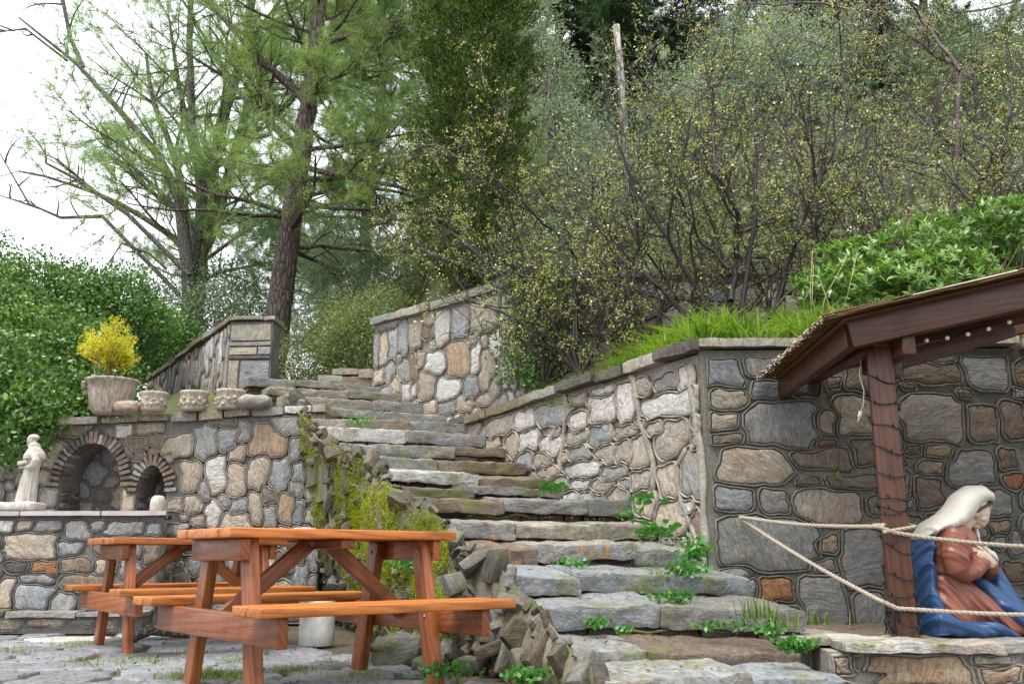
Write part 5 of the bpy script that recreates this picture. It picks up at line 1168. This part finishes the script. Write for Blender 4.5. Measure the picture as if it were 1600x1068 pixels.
leafy_tree('olive_tree', 'grey leaved olive behind the pine trunk at the stair head', foot(520, 520, 16.5), [blob(520, 440, 16.5, .65, .9), blob(560, 480, 16, .6, .7), blob(500, 500, 16.2, .5, .6), blob(540, 390, 17, .6, .6), blob(600, 420, 17, .7, .7)], 26000, (.06, .017), 'olive', 'olive_bark', .1, seed=7, clus=10, cr=.12)
leafy_tree('privet_bush', 'speckled green privet bush at the head of the stairs', foot(560, 560, 13.3), [blob(520, 560, 13.2, .32, .4), blob(565, 530, 13.2, .5, .55), blob(600, 490, 13.6, .4, .42), blob(540, 500, 13.8, .4, .4), blob(480, 560, 13.8, .4, .5)], 22000, (.05, .022), 'privet', 'twig2', .04, 'bush', 8, clus=10, cr=.10, part='foliage', stem='stems')
leafy_tree('privet_bush', 'low green bush behind the slate parapet', foot(330, 560, 17), [blob(330, 500, 17, .9, .7), blob(390, 520, 17, .6, .6), blob(270, 480, 18, .8, .6), blob(365, 450, 18, .7, .6)], 16000, (.07, .03), 'olive_dark', 'twig2', .04, 'bush', 10, part='foliage', stem='stems')
# dark pines of the slope
def slope_pine(label, px, Y, h, seed, mats=('pine_bark', 'pine_bark', 'needle_dark'), rad=.17, nl=46, ndl=(26, .24, .020), spread=1., low=.25):
    b = foot(px, 300, Y); rp = random.Random(seed)
    T = [b, b + Vector((rp.uniform(-.2, .2), 0, h * .35)), b + Vector((rp.uniform(-.4, .4), 0, h * .7)), b + Vector((rp.uniform(-.5, .5), 0, h))]
    L = [(low + (.98 - low) * k / (nl - 1), (k * 137.5) % 360, rp.uniform(-8, 30), rp.uniform(1.8, 3.4) * spread * (1.25 - .8 * k / nl), .05) for k in range(nl)]
    return pine('pine_tree', label, T, rad, L, seed, mats, ndl, 'pines on the slope')
slope_pine('dark slope pine standing behind the grey pole', 955, 24, 12, 41, spread=1.25)
slope_pine('dark slope pine between the silvery olive and the pole', 880, 27, 13, 42, spread=1.2)
slope_pine('airy pale pine between the brown pine and the cypress', 585, 20, 12.5, 43, ('pine_bark', 'pine_bark', 'needle2'), ndl=(24, .17, .010), nl=64, low=.06)
slope_pine('dark slope pine above the rounded olive', 1270, 27, 13, 44, spread=1.3)
slope_pine('dark slope pine above the dusty olive', 1480, 26, 13, 45, spread=1.3)
slope_pine('pale pine half hidden behind the cypress', 690, 23, 13, 47, ('pine_bark', 'pine_bark', 'needle2'), ndl=(24, .18, .012), nl=56, low=.1)
# grown-over slope further off: a wood that reads as one mass
rng = np.random.default_rng(12); parts = []
bl = []
for k in range(150):
    x = rng.uniform(-1, 34); y = rng.uniform(20, 46); bl.append((x, y, hillz(x, y) + rng.uniform(.3, 3.2), rng.uniform(1.2, 2.4), rng.uniform(1.2, 2.4), rng.uniform(1.0, 2.2)))
for k in range(60):
    x = rng.uniform(-1, 11); y = rng.uniform(11.5, 19); bl.append((x, y, hillz(x, y) + rng.uniform(.1, .7), rng.uniform(.5, 1.0), rng.uniform(.5, 1.0), rng.uniform(.4, .8)))
V, F = leafy(rng, bl, 190000, .15, .06, .6, 16, .25)
tag(link('hillside_wood', mesh_np('hillside_wood', V, F), M['olive_dark'], None, smooth=False), 'tangled evergreen scrub covering the slope behind the trees', 'scrub', kind='stuff')
# utility pole
pp = foot(985, 300, 14.5); pm = MB(); pm.tube([pp, at(970, 120, 14.5), at(963, 40, 14.5)], [.075, .065, .06], 12)
tag(pm.build('utility_pole', M['pole']), 'slender grey wooden pole among the thorn bushes', 'pole')

# ------------------------------------------------------------------ thorn bushes
PT = dict(n=[9, 7, 5, 3], wig=[.10, .16, .22, .25], up=[.0, .01, .0, 0], tap=[.35, .35, .4, .5], kids=[1.1, .95, .45, 0], ang=[(.45, 1.05), (.5, 1.15), (.5, 1.2), (0, 0)], len=[(.28, .5), (.32, .55), (.35, .6), (0, 0)], rad=[.5, .5, .55, 1], rmin=.0042, leaf=2, max=3, **{'from': [.15, .1, .0, 0]})
def thorn(label, base, stems, seed, leaves=2, size=.030, scale=1., bark='twig', mat='thornleaf', lines=()):
    rng = np.random.default_rng(seed); t = empty('thorn_bush', label, 'bush', 'twiggy thorn bushes', loc=base); segs = []; tips = []
    for (az, el, L, r) in stems:
        a, e = math.radians(az), math.radians(el); grow(rng, np.array(base), np.array([math.sin(a) * math.cos(e), math.cos(a) * math.cos(e), math.sin(e)]), L, r, 0, PT, segs, tips)
    for (Yl, r0, r1, pts_) in lines:        # leading stems
        P3 = [np.array(at(x, y, Yl + .25 * math.sin(i * 1.7))) for i, (x, y) in enumerate(pts_)]; m_ = len(P3) - 1; prev = P3[0]
        for i in range(m_ * 4):
            k = (i + 1) / 4; j = min(int(k), m_ - 1); q = P3[j] + (P3[j + 1] - P3[j]) * (k - j) + rng.normal(size=3) * .012
            ra, rb2 = r0 + (r1 - r0) * i / (m_ * 4), r0 + (r1 - r0) * (i + 1) / (m_ * 4); segs.append((prev, q, ra, rb2))
            if i > 2:
                for _ in range(1): grow(rng, q, rand_dir(rng, norm(q - prev), rng.uniform(.5, 1.3)), rng.uniform(.3, .9), max(.006, rb2 * .5), 1, PT, segs, tips)
            prev = q
    V, F = seg_mesh(segs, 4); link('branches', mesh_np('branches', V, F), M[bark], t)
    T = np.array([q[0] for q in tips]); D = np.array([q[1] for q in tips])
    sel = rng.random(len(T)) < .15 * leaves; T = T[sel]; D = D[sel]; leaves = 4
    P_ = np.repeat(T, leaves, 0) + rng.normal(size=(len(T) * leaves, 3)) * .016; D_ = np.repeat(D, leaves, 0) * .9 + rng.normal(size=P_.shape)
    V, F = leaf_mesh(P_, D_, rng.normal(size=P_.shape) + np.array([[0, 0, .8]]), rng.uniform(size * .6, size * 1.3, len(P_)), size * .55, .12); link('foliage', mesh_np('foliage', V, F), M[mat], t, smooth=False); rehome(t)
    print('thorn', len(segs), len(tips)); return t
def bb(px, py, Y, z): p = at(px, py, Y); return Vector((p.x, Y, z))
thorn('thorn bush arching left over the upper wall with yellowish leaves', bb(905, 540, 9.2, 2.40), [(300, 52, 2.2, .026), (285, 62, 2.4, .028), (330, 70, 2.2, .024), (20, 78, 2.0, .022), (80, 60, 1.8, .02), (250, 38, 1.5, .018)], 51, lines=[(9.6, .024, .007, [(905, 520), (900, 400), (830, 330), (750, 262), (680, 226), (640, 232)]), (9.4, .018, .006, [(900, 470), (870, 330), (800, 230), (760, 140)])])
thorn('thorn bush with forked black stem above the grass bank', bb(1145, 475, 8.4, 2.32), [(270, 72, 2.5, .036), (300, 58, 2.4, .03), (60, 74, 2.3, .03), (100, 55, 2.0, .024), (0, 65, 2.0, .022), (240, 40, 1.4, .016)], 52, lines=[(8.4, .034, .012, [(1142, 470), (1150, 400), (1150, 330), (1120, 272), (1112, 190), (1113, 90)]), (8.5, .02, .007, [(1120, 272), (1080, 205), (1000, 120)]), (8.4, .02, .008, [(1140, 420), (1090, 370), (1060, 300), (1075, 190), (1100, 100)])])
thorn('slender thorn bush leaning right beside the bright laurel', bb(1230, 460, 8.7, 2.36), [(70, 62, 2.9, .030), (40, 74, 2.6, .026), (300, 76, 2.3, .022), (95, 44, 1.8, .02)], 53, lines=[(8.6, .032, .012, [(1208, 490), (1235, 400), (1270, 310), (1300, 240), (1325, 188)]), (8.6, .014, .006, [(1325, 188), (1316, 110), (1310, 20)])])
thorn('dense thorn thicket before the continuing upper wall', bb(1010, 500, 9.1, 2.42), [(280, 70, 2.0, .024), (60, 70, 2.2, .024), (180, 76, 1.7, .02), (320, 50, 1.9, .02), (90, 45, 1.6, .018), (230, 40, 1.3, .016)], 54, lines=[(9.1, .02, .008, [(1010, 500), (1060, 470), (1000, 380), (985, 300), (1000, 200)])])
thorn('thorn bush crowding the wall end with ivy', bb(850, 570, 9.45, 2.36), [(60, 66, 1.3, .018), (300, 72, 1.2, .016), (180, 66, 1.0, .014), (100, 45, 1.2, .014), (20, 80, 1.5, .016)], 55)
thorn('thorn tree with long reddish arching branches high on the right', bb(1400, 320, 10.8, 4.1), [(285, 58, 3.0, .036), (300, 72, 2.8, .03), (80, 64, 2.7, .03), (100, 40, 2.2, .024), (260, 35, 2.2, .022), (0, 75, 2.3, .022)], 57, bark='twig3', lines=[(10.8, .035, .012, [(1490, 330), (1500, 110), (1440, 70), (1370, 20), (1290, 6), (1140, 8)]), (10.6, .03, .01, [(1500, 110), (1440, 30), (1400, -20)])])
thorn('thorn bush sprawling over the laurel', bb(1540, 390, 9.0, 2.6), [(290, 60, 2.6, .028), (70, 66, 2.4, .028), (270, 36, 2.2, .02), (330, 76, 2.4, .024)], 58, lines=[(9., .028, .01, [(1548, 400), (1520, 315), (1545, 260), (1575, 180), (1585, 90)]), (9.2, .018, .008, [(1520, 315), (1470, 260), (1380, 240)])])
thorn('thorn tree at the far right end of the slope', bb(1640, 330, 10.6, 4.2), [(285, 64, 2.8, .03), (270, 40, 2.4, .026), (20, 80, 2.6, .026), (310, 75, 2.5, .024)], 59)
thorn('thorn bush hanging over the coping beside the cypress', bb(800, 440, 10.9, 3.9), [(285, 36, 1.5, .022), (265, 20, 1.3, .016)], 60, leaves=3)
thorn('nearly bare pinkish grey thorn bush in the middle of the upper slope', bb(1240, 330, 12.2, 4.6), [(285, 66, 2.2, .026), (80, 66, 2.2, .026), (250, 40, 2.0, .02)], 62, leaves=1, bark='twig3')

# laurel
def lb(px, py, Y, rx, rz): return blob(px, py, Y, rx, rz)
def rosettes(name, label, blobs, n, k, ln, wd, mat, seed, base, cat='bush', shell=.7):
    rng = np.random.default_rng(seed); c, d = blob_points(rng, blobs, n, shell); ax = norm(d * .7 + np.array([[0, 0, .7]]) + rng.normal(size=d.shape) * .35)
    P_ = np.repeat(c, k, 0); A = np.repeat(ax, k, 0); r = rng.normal(size=P_.shape); r = norm(r - A * (r * A).sum(1, keepdims=True)); D_ = r * .85 + A * rng.uniform(.15, .8, (len(P_), 1)); P_ = P_ - A * rng.uniform(0, .05, (len(P_), 1))
    V, F = leaf_mesh(P_, D_, A, rng.uniform(ln * .65, ln * 1.15, len(P_)), wd, .15); t = empty(name, label, cat, loc=base)
    link('foliage', mesh_np('foliage', V, F), M[mat], t, smooth=False)
    segs = [];
    for i in range(160):
        j = rng.integers(n); segs.append((np.array(base) + rng.normal(size=3) * np.array([.15, .1, .02]), c[j] * .6 + np.array(base) * .4 + rng.normal(size=3) * .05, .012, .008)); segs.append((segs[-1][1], c[j], .008, .004))
    V, F = seg_mesh(segs, 4); link('stems', mesh_np('stems', V, F), M['twig2'], t); rehome(t); return t
LA = rosettes('laurel_bush', 'bright green laurel bush with whorled leaves above the shelter roof', [lb(1340, 430, 8.0, .42, .36), lb(1430, 400, 8.0, .45, .36), lb(1500, 390, 8.1, .45, .36), lb(1400, 460, 7.7, .5, .3), lb(1300, 460, 7.9, .34, .28), lb(1560, 370, 8.1, .4, .4), lb(1480, 440, 7.7, .5, .3), lb(1620, 380, 8, .5, .4)], 1800, 9, .085, .025, 'laurel', 71, Vector((3.9, 8.0, 2.25)))

# left bush
bl = [blob(60, 500, 12.4, 1.05, .85), blob(170, 500, 12.6, .85, .75), blob(20, 570, 11.6, .9, .9), blob(110, 590, 11.2, .75, .8), blob(215, 545, 15.2, .72, .7), blob(-40, 640, 10.6, .8, .8), blob(40, 670, 10.1, .5, .5), blob(85, 640, 10.4, .42, .5), blob(268, 540, 16, .6, .6), blob(-60, 480, 12.4, 1., 1.), blob(150, 640, 10.6, .4, .4), blob(15, 730, 9.9, .35, .4), blob(60, 650, 9.25, .26, .34), blob(10, 660, 9.1, .35, .45), blob(-5, 590, 9.6, .5, .5)]
leafy_tree('ivy_mound', 'big dark glossy evergreen mound left of the terrace wall', Vector((-6.6, 11.2, -.2)), bl, 100000, (.058, .034), 'bush', 'twig2', .08, 'bush', 14, shell=.72, clus=12, cr=.08, limbs=40, part='foliage', stem='stems')
# dark inner body so the sky does not show through the mound comes from its own leaves: a second, deeper layer
rng = np.random.default_rng(15); V, F = leafy(rng, [(b[0], b[1], b[2], b[3] * .68, b[4] * .68, b[5] * .68) for b in bl], 22000, .09, .055, .5, 8, .13)
im = [o for o in COL.objects if o.name.startswith('ivy_mound')][0]; o = link('inner_foliage', mesh_np('inner_foliage', V, F), M['bush'], im, smooth=False); o.matrix_parent_inverse = Matrix.Translation(-im.location)

# ------------------------------------------------------------------ grass, ivy, moss and weeds
def blades(rng, P, ln, wd, lean=.5):
    n = len(P); a = rng.uniform(0, 2 * np.pi, n); L = rng.uniform(ln * .5, ln * 1.3, n)[:, None]; o = np.stack([np.cos(a), np.sin(a), 0 * a], 1); s_ = np.stack([-np.sin(a), np.cos(a), 0 * a], 1); le_ = rng.uniform(.1, lean, n)[:, None]; up_ = np.array([[0, 0, 1.]])
    V = np.empty((n, 6, 3)); V[:, 0] = P - s_ * wd / 2; V[:, 1] = P + s_ * wd / 2; m = P + up_ * L * .55 + o * L * le_ * .3; V[:, 2] = m + s_ * wd * .42; V[:, 3] = m - s_ * wd * .42
    tip = P + up_ * L * (.95 - le_ * .3) + o * L * le_; V[:, 4] = tip + s_ * wd * .05; V[:, 5] = tip - s_ * wd * .05
    b = (np.arange(n) * 6)[:, None]; F = np.concatenate([b + np.array([[0, 1, 2, 3]]), b + np.array([[3, 2, 4, 5]])]); return V.reshape(-1, 3), F
rng = np.random.default_rng(17); pts = []
for k in range(26000):
    s = rng.uniform(.03, .62); t = rng.random() ** 1.6 * .75
    if s < .24 and rng.random() > .7: continue
    p = bench(s, t)
    if noise.noise(p * 1.1) > -.28 + t * .6 and noise.noise(p * 4.3) > -.18: pts.append(p)
LS = np.array([.85 + .7 * min(1, max(0, (p.x - .6) / .8)) for p in pts]); V, F = blades(rng, np.array(pts), .23, .010, 1.2)
VV = V.reshape(-1, 6, 3); b0 = np.array(pts)[:, None, :]; V = (b0 + (VV - b0) * LS[:, None, None]).reshape(-1, 3)
tag(link('bank_grass', mesh_np('bank_grass', V, F), M['grass'], None, smooth=False), 'long bright grass along the top of the lower wall', 'grass', kind='stuff')
pts = []
def tuft(p, n, r):
    for _ in range(n): pts.append((p.x + rng.normal() * r, p.y + rng.normal() * r, max(0, p.z) + .0))
for (x, y, n, r) in ((330, 1058, 240, .07), (352, 1062, 240, .08), (290, 1060, 160, .07), (210, 985, 40, .06), (70, 982, 90, .10), (140, 985, 80, .10), (110, 1010, 70, .08), (370, 1035, 80, .08), (230, 1035, 70, .10), (460, 1052, 120, .08), (150, 1040, 60, .1), (300, 1020, 50, .07), (20, 1020, 50, .06), (420, 1010, 60, .08), (560, 1060, 80, .08), (250, 965, 60, .06)): tuft(atz(x, y, 0), n, r)
V, F = blades(rng, np.array(pts), .05, .005, .9)
for k in range(1500):
    pass
tag(link('paving_grass', mesh_np('paving_grass', V, F), M['grass'], None, smooth=False), 'short grass sprouting between the flagstones', 'grass', kind='stuff')
# moss cushions on the bank and copings
P_ = []
for k in range(420):
    sc, tc = rng.uniform(.2, .97), rng.uniform(.12, .98); pc = flank(sc, tc)
    if noise.noise(pc * 2.2) < -.02 + .5 * abs(sc - .55): continue
    w_ = rng.uniform(.006, .018)
    for _ in range(rng.integers(180, 420)): P_.append(flank(min(.99, max(.01, sc + rng.normal() * w_)), min(.99, max(.01, tc + rng.normal() * w_ * 4.5)), rng.uniform(.015, .065)))
for k in range(5000):
    u = rng.uniform(1.3, TL); v = rng.uniform(1.3, 1.98); p = TW.P(u, v, rng.uniform(.0, .03))
    if noise.noise(p * 4.1) > .34 - .1 * (v > 1.8): P_.append(p)
for k in range(1500):
    u = rng.uniform(0, SL * .6); p = SW.P(u, ZB - rng.uniform(.05, .2), rng.uniform(.01, .05))
    if noise.noise(p * 4) > .2: P_.append(p)
P_ = np.array([tuple(p) for p in P_]); V, F = leaf_mesh(P_, rng.normal(size=P_.shape) + np.array([[-.3, -.6, .8]]), rng.normal(size=P_.shape), rng.uniform(.008, .018, len(P_)), .007)
tag(link('moss', mesh_np('moss', V, F), M['moss'], None, smooth=False), 'bright yellow green moss clinging to the rubble and walls', 'moss', kind='stuff')
# ivy patch on the upper wall
iv = empty('ivy_patch', 'dark ivy creeping over the right end of the upper wall', 'ivy', loc=(M1.x, M1.y, 2.2))
P_ = []
for k in range(5200):
    x = rng.normal(838, 24); y = rng.uniform(425, 605); u, v = UW.px(x, y); w = rng.uniform(.01, .16)
    if noise.noise(Vector((x * .03, y * .03, 0))) > -.35: P_.append(tuple(UW.P(u, min(v, ZU + .05), w + max(0, u - UL) * .1)))
P_ = np.array(P_); N_ = np.array([list(UW.N)]) + rng.normal(size=P_.shape) * .4; V, F = leaf_mesh(P_, rng.normal(size=P_.shape) + np.array([[0, 0, -.5]]), N_, rng.uniform(.025, .055, len(P_)), .032)
link('foliage', mesh_np('foliage', V, F), M['bush'], iv, smooth=False); rehome(iv)
# weeds on the steps
def weed(name, label, p, n, ln, wd, spread, seed, up=.6):
    rng = np.random.default_rng(seed); t = empty(name, label, 'weed', 'weeds on the steps', loc=p)
    if ln > .07:
        for k in range(n):
            a = k * 2.4 + rng.uniform(-.3, .3); L = ln * rng.uniform(.6, 1.1); el = 0; q_ = rng.uniform(-.25, math.pi + .25); d = Vector((math.cos(q_), -.35, math.sin(q_) * .9)).normalized(); V = []; F = []
            bo_ = Vector((rng.normal() * ln * .75, rng.normal() * ln * .25, abs(rng.normal()) * ln * .5 - ln * .2))
            for i in range(6):
                f = i / 5; c = Vector(p) + bo_ + d * (L * f) + Vector((0, -.12 * L * f, -.35 * L * f * f + .01)); w = wd * (.18 + 1.1 * math.sin(math.pi * min(1, f * .9 + .08)) ** .8) * (1 + .25 * (i % 2)); s_ = d.cross(Vector((.1, 1, .25))).normalized()
                V += [c + s_ * w * .5 + Vector((0, -.35 * w, .1 * w)), c, c - s_ * w * .5 + Vector((0, -.35 * w, .1 * w))]
            for i in range(5): b = i * 3; F += [(b, b + 1, b + 4, b + 3), (b + 1, b + 2, b + 5, b + 4)]
            pyd('leaf', V, F, M['weed'], t)
    else:
        P_ = np.array([list(p)]) + rng.normal(size=(n, 3)) * np.array([[spread * .7, spread * .45, spread * (.5 if ln > .038 else .2)]]); P_[:, 2] = np.maximum(P_[:, 2], p[2] - spread * .3)
        V, F = leaf_mesh(P_, rng.normal(size=P_.shape) + np.array([[0, -.3, .5]]), rng.normal(size=P_.shape) * .5 + np.array([[0, -.4, up]]), rng.uniform(ln * .6, ln * 1.2, n), wd, .1); link('foliage', mesh_np('foliage', V, F), M['weed'], t, smooth=False)
    rehome(t)
for i, (x, y, Y, n, ln, wd, sp, lab) in enumerate((
    (866, 768, 7.0, 18, .071, .026, .05, 'leafy weed at the wall foot higher up the stairs'), (985, 806, 6.15, 24, .07, .028, .05, 'large dark green dock rosette at the stair wall'), (1030, 836, 5.9, 28, .075, .03, .05, 'broad leaved dock plant hanging over a step end'), (1008, 788, 6.2, 14, .072, .026, .05, 'upright dock leaves against the stair wall'),
    (1084, 862, 6.0, 130, .05, .03, .07, 'clump of small round leaved weeds at the wall corner'), (1070, 890, 5.75, 170, .037, .026, .11, 'spreading chickweed patch on a step below the wall corner'), (1050, 932, 5.3, 140, .035, .024, .09, 'low weeds along the back of a lower step'), (1165, 975, 5.0, 70, .03, .022, .10, 'weed patch trailing over a step near the ledge'),
    (1243, 1008, 4.62, 300, .035, .024, .06, 'bushy clover clump hanging beside the ledge'), (932, 972, 5.05, 90, .03, .022, .05, 'tiny weeds in the riser of a low step'), (975, 985, 4.95, 50, .03, .022, .03, 'tiny weed sprig below a low step'), (820, 1056, 4.55, 220, .035, .026, .06, 'small clover clump at the foot of the rubble bank'),
    (1110, 978, 5.0, 60, .03, .022, .05, 'sparse weeds on the third step'), (700, 1048, 4.75, 160, .035, .026, .10, 'weeds among rocks behind the picnic table leg'), (560, 658, 9.1, 120, .035, .022, .12, 'weeds growing on an upper step'), (900, 880, 5.75, 60, .03, .022, .08, 'fine weeds on the step under the orange lichen'), (640, 880, 6.2, 140, .035, .025, .12, 'small fern like weeds on the rubble bank'), (1200, 985, 4.85, 60, .035, .022, .05, 'leafy weeds between the steps and the ledge'))):
    weed('weed_plant', lab, tuple(at(x, y, Y)), n, ln, wd, sp, 100 + i)
rng = np.random.default_rng(19); pts = []
for (x, y, Y, n, r, zz) in ((1262, 972, 6.12, 60, .10, ZL), (1185, 960, 5.0, 60, .06, .33), (1225, 975, 4.95, 40, .05, .2)):
    p = at(x, y, Y)
    for _ in range(n): pts.append((p.x + rng.normal() * r, p.y + rng.normal() * r * .4, p.z - .02))
V, F = blades(rng, np.array(pts), .12, .006, .6); tag(link('ledge_grass', mesh_np('ledge_grass', V, F), M['grass'], None, smooth=False), 'thin grass at the foot of the shrine wall', 'grass', kind='stuff')
ds = MB()
for k in range(5):
    x = R.choice((1270, 1290, 1310, 1335)) + R.uniform(-12, 12); p = at(x, 520, 6.75); tq = Vector((R.uniform(-.2, .2), R.uniform(-.1, .1), R.uniform(.35, .75))); ds.tube([p, p + tq * .5, p + tq + Vector((R.uniform(-.1, .1), 0, 0))], [.003, .0022, .0015], 4)
tag(ds.build('dry_grass', M['dry']), 'dry straw stalks standing behind the shrine wall top', 'grass', kind='stuff')
P_ = []
for k in range(900):
    P_.append((rng.uniform(-5, .2), rng.uniform(4, 8.2), rng.uniform(.012, .022)))
for (a, b, z) in EDGE[:9]:
    for k in range(26): q = a.lerp(b, rng.random()) + Vector((0, rng.uniform(.05, .3), .03)); P_.append(tuple(q))
P_ = np.array(P_); V, F = leaf_mesh(P_, rng.normal(size=P_.shape) * np.array([[1, 1, .25]]), rng.normal(size=P_.shape) * .3 + np.array([[0, 0, 1.]]), rng.uniform(.015, .035, len(P_)), .014, .2)
tag(link('fallen_leaves', mesh_np('fallen_leaves', V, F), M['thatch'], None, smooth=False), 'brown fallen leaves scattered over paving and steps', 'leaves', kind='stuff')
tri = sum(len(o.data.polygons) * 2 for o in COL.objects if o.type == 'MESH'); print('APPROX TRIS', tri, 'OBJECTS', len(COL.objects))
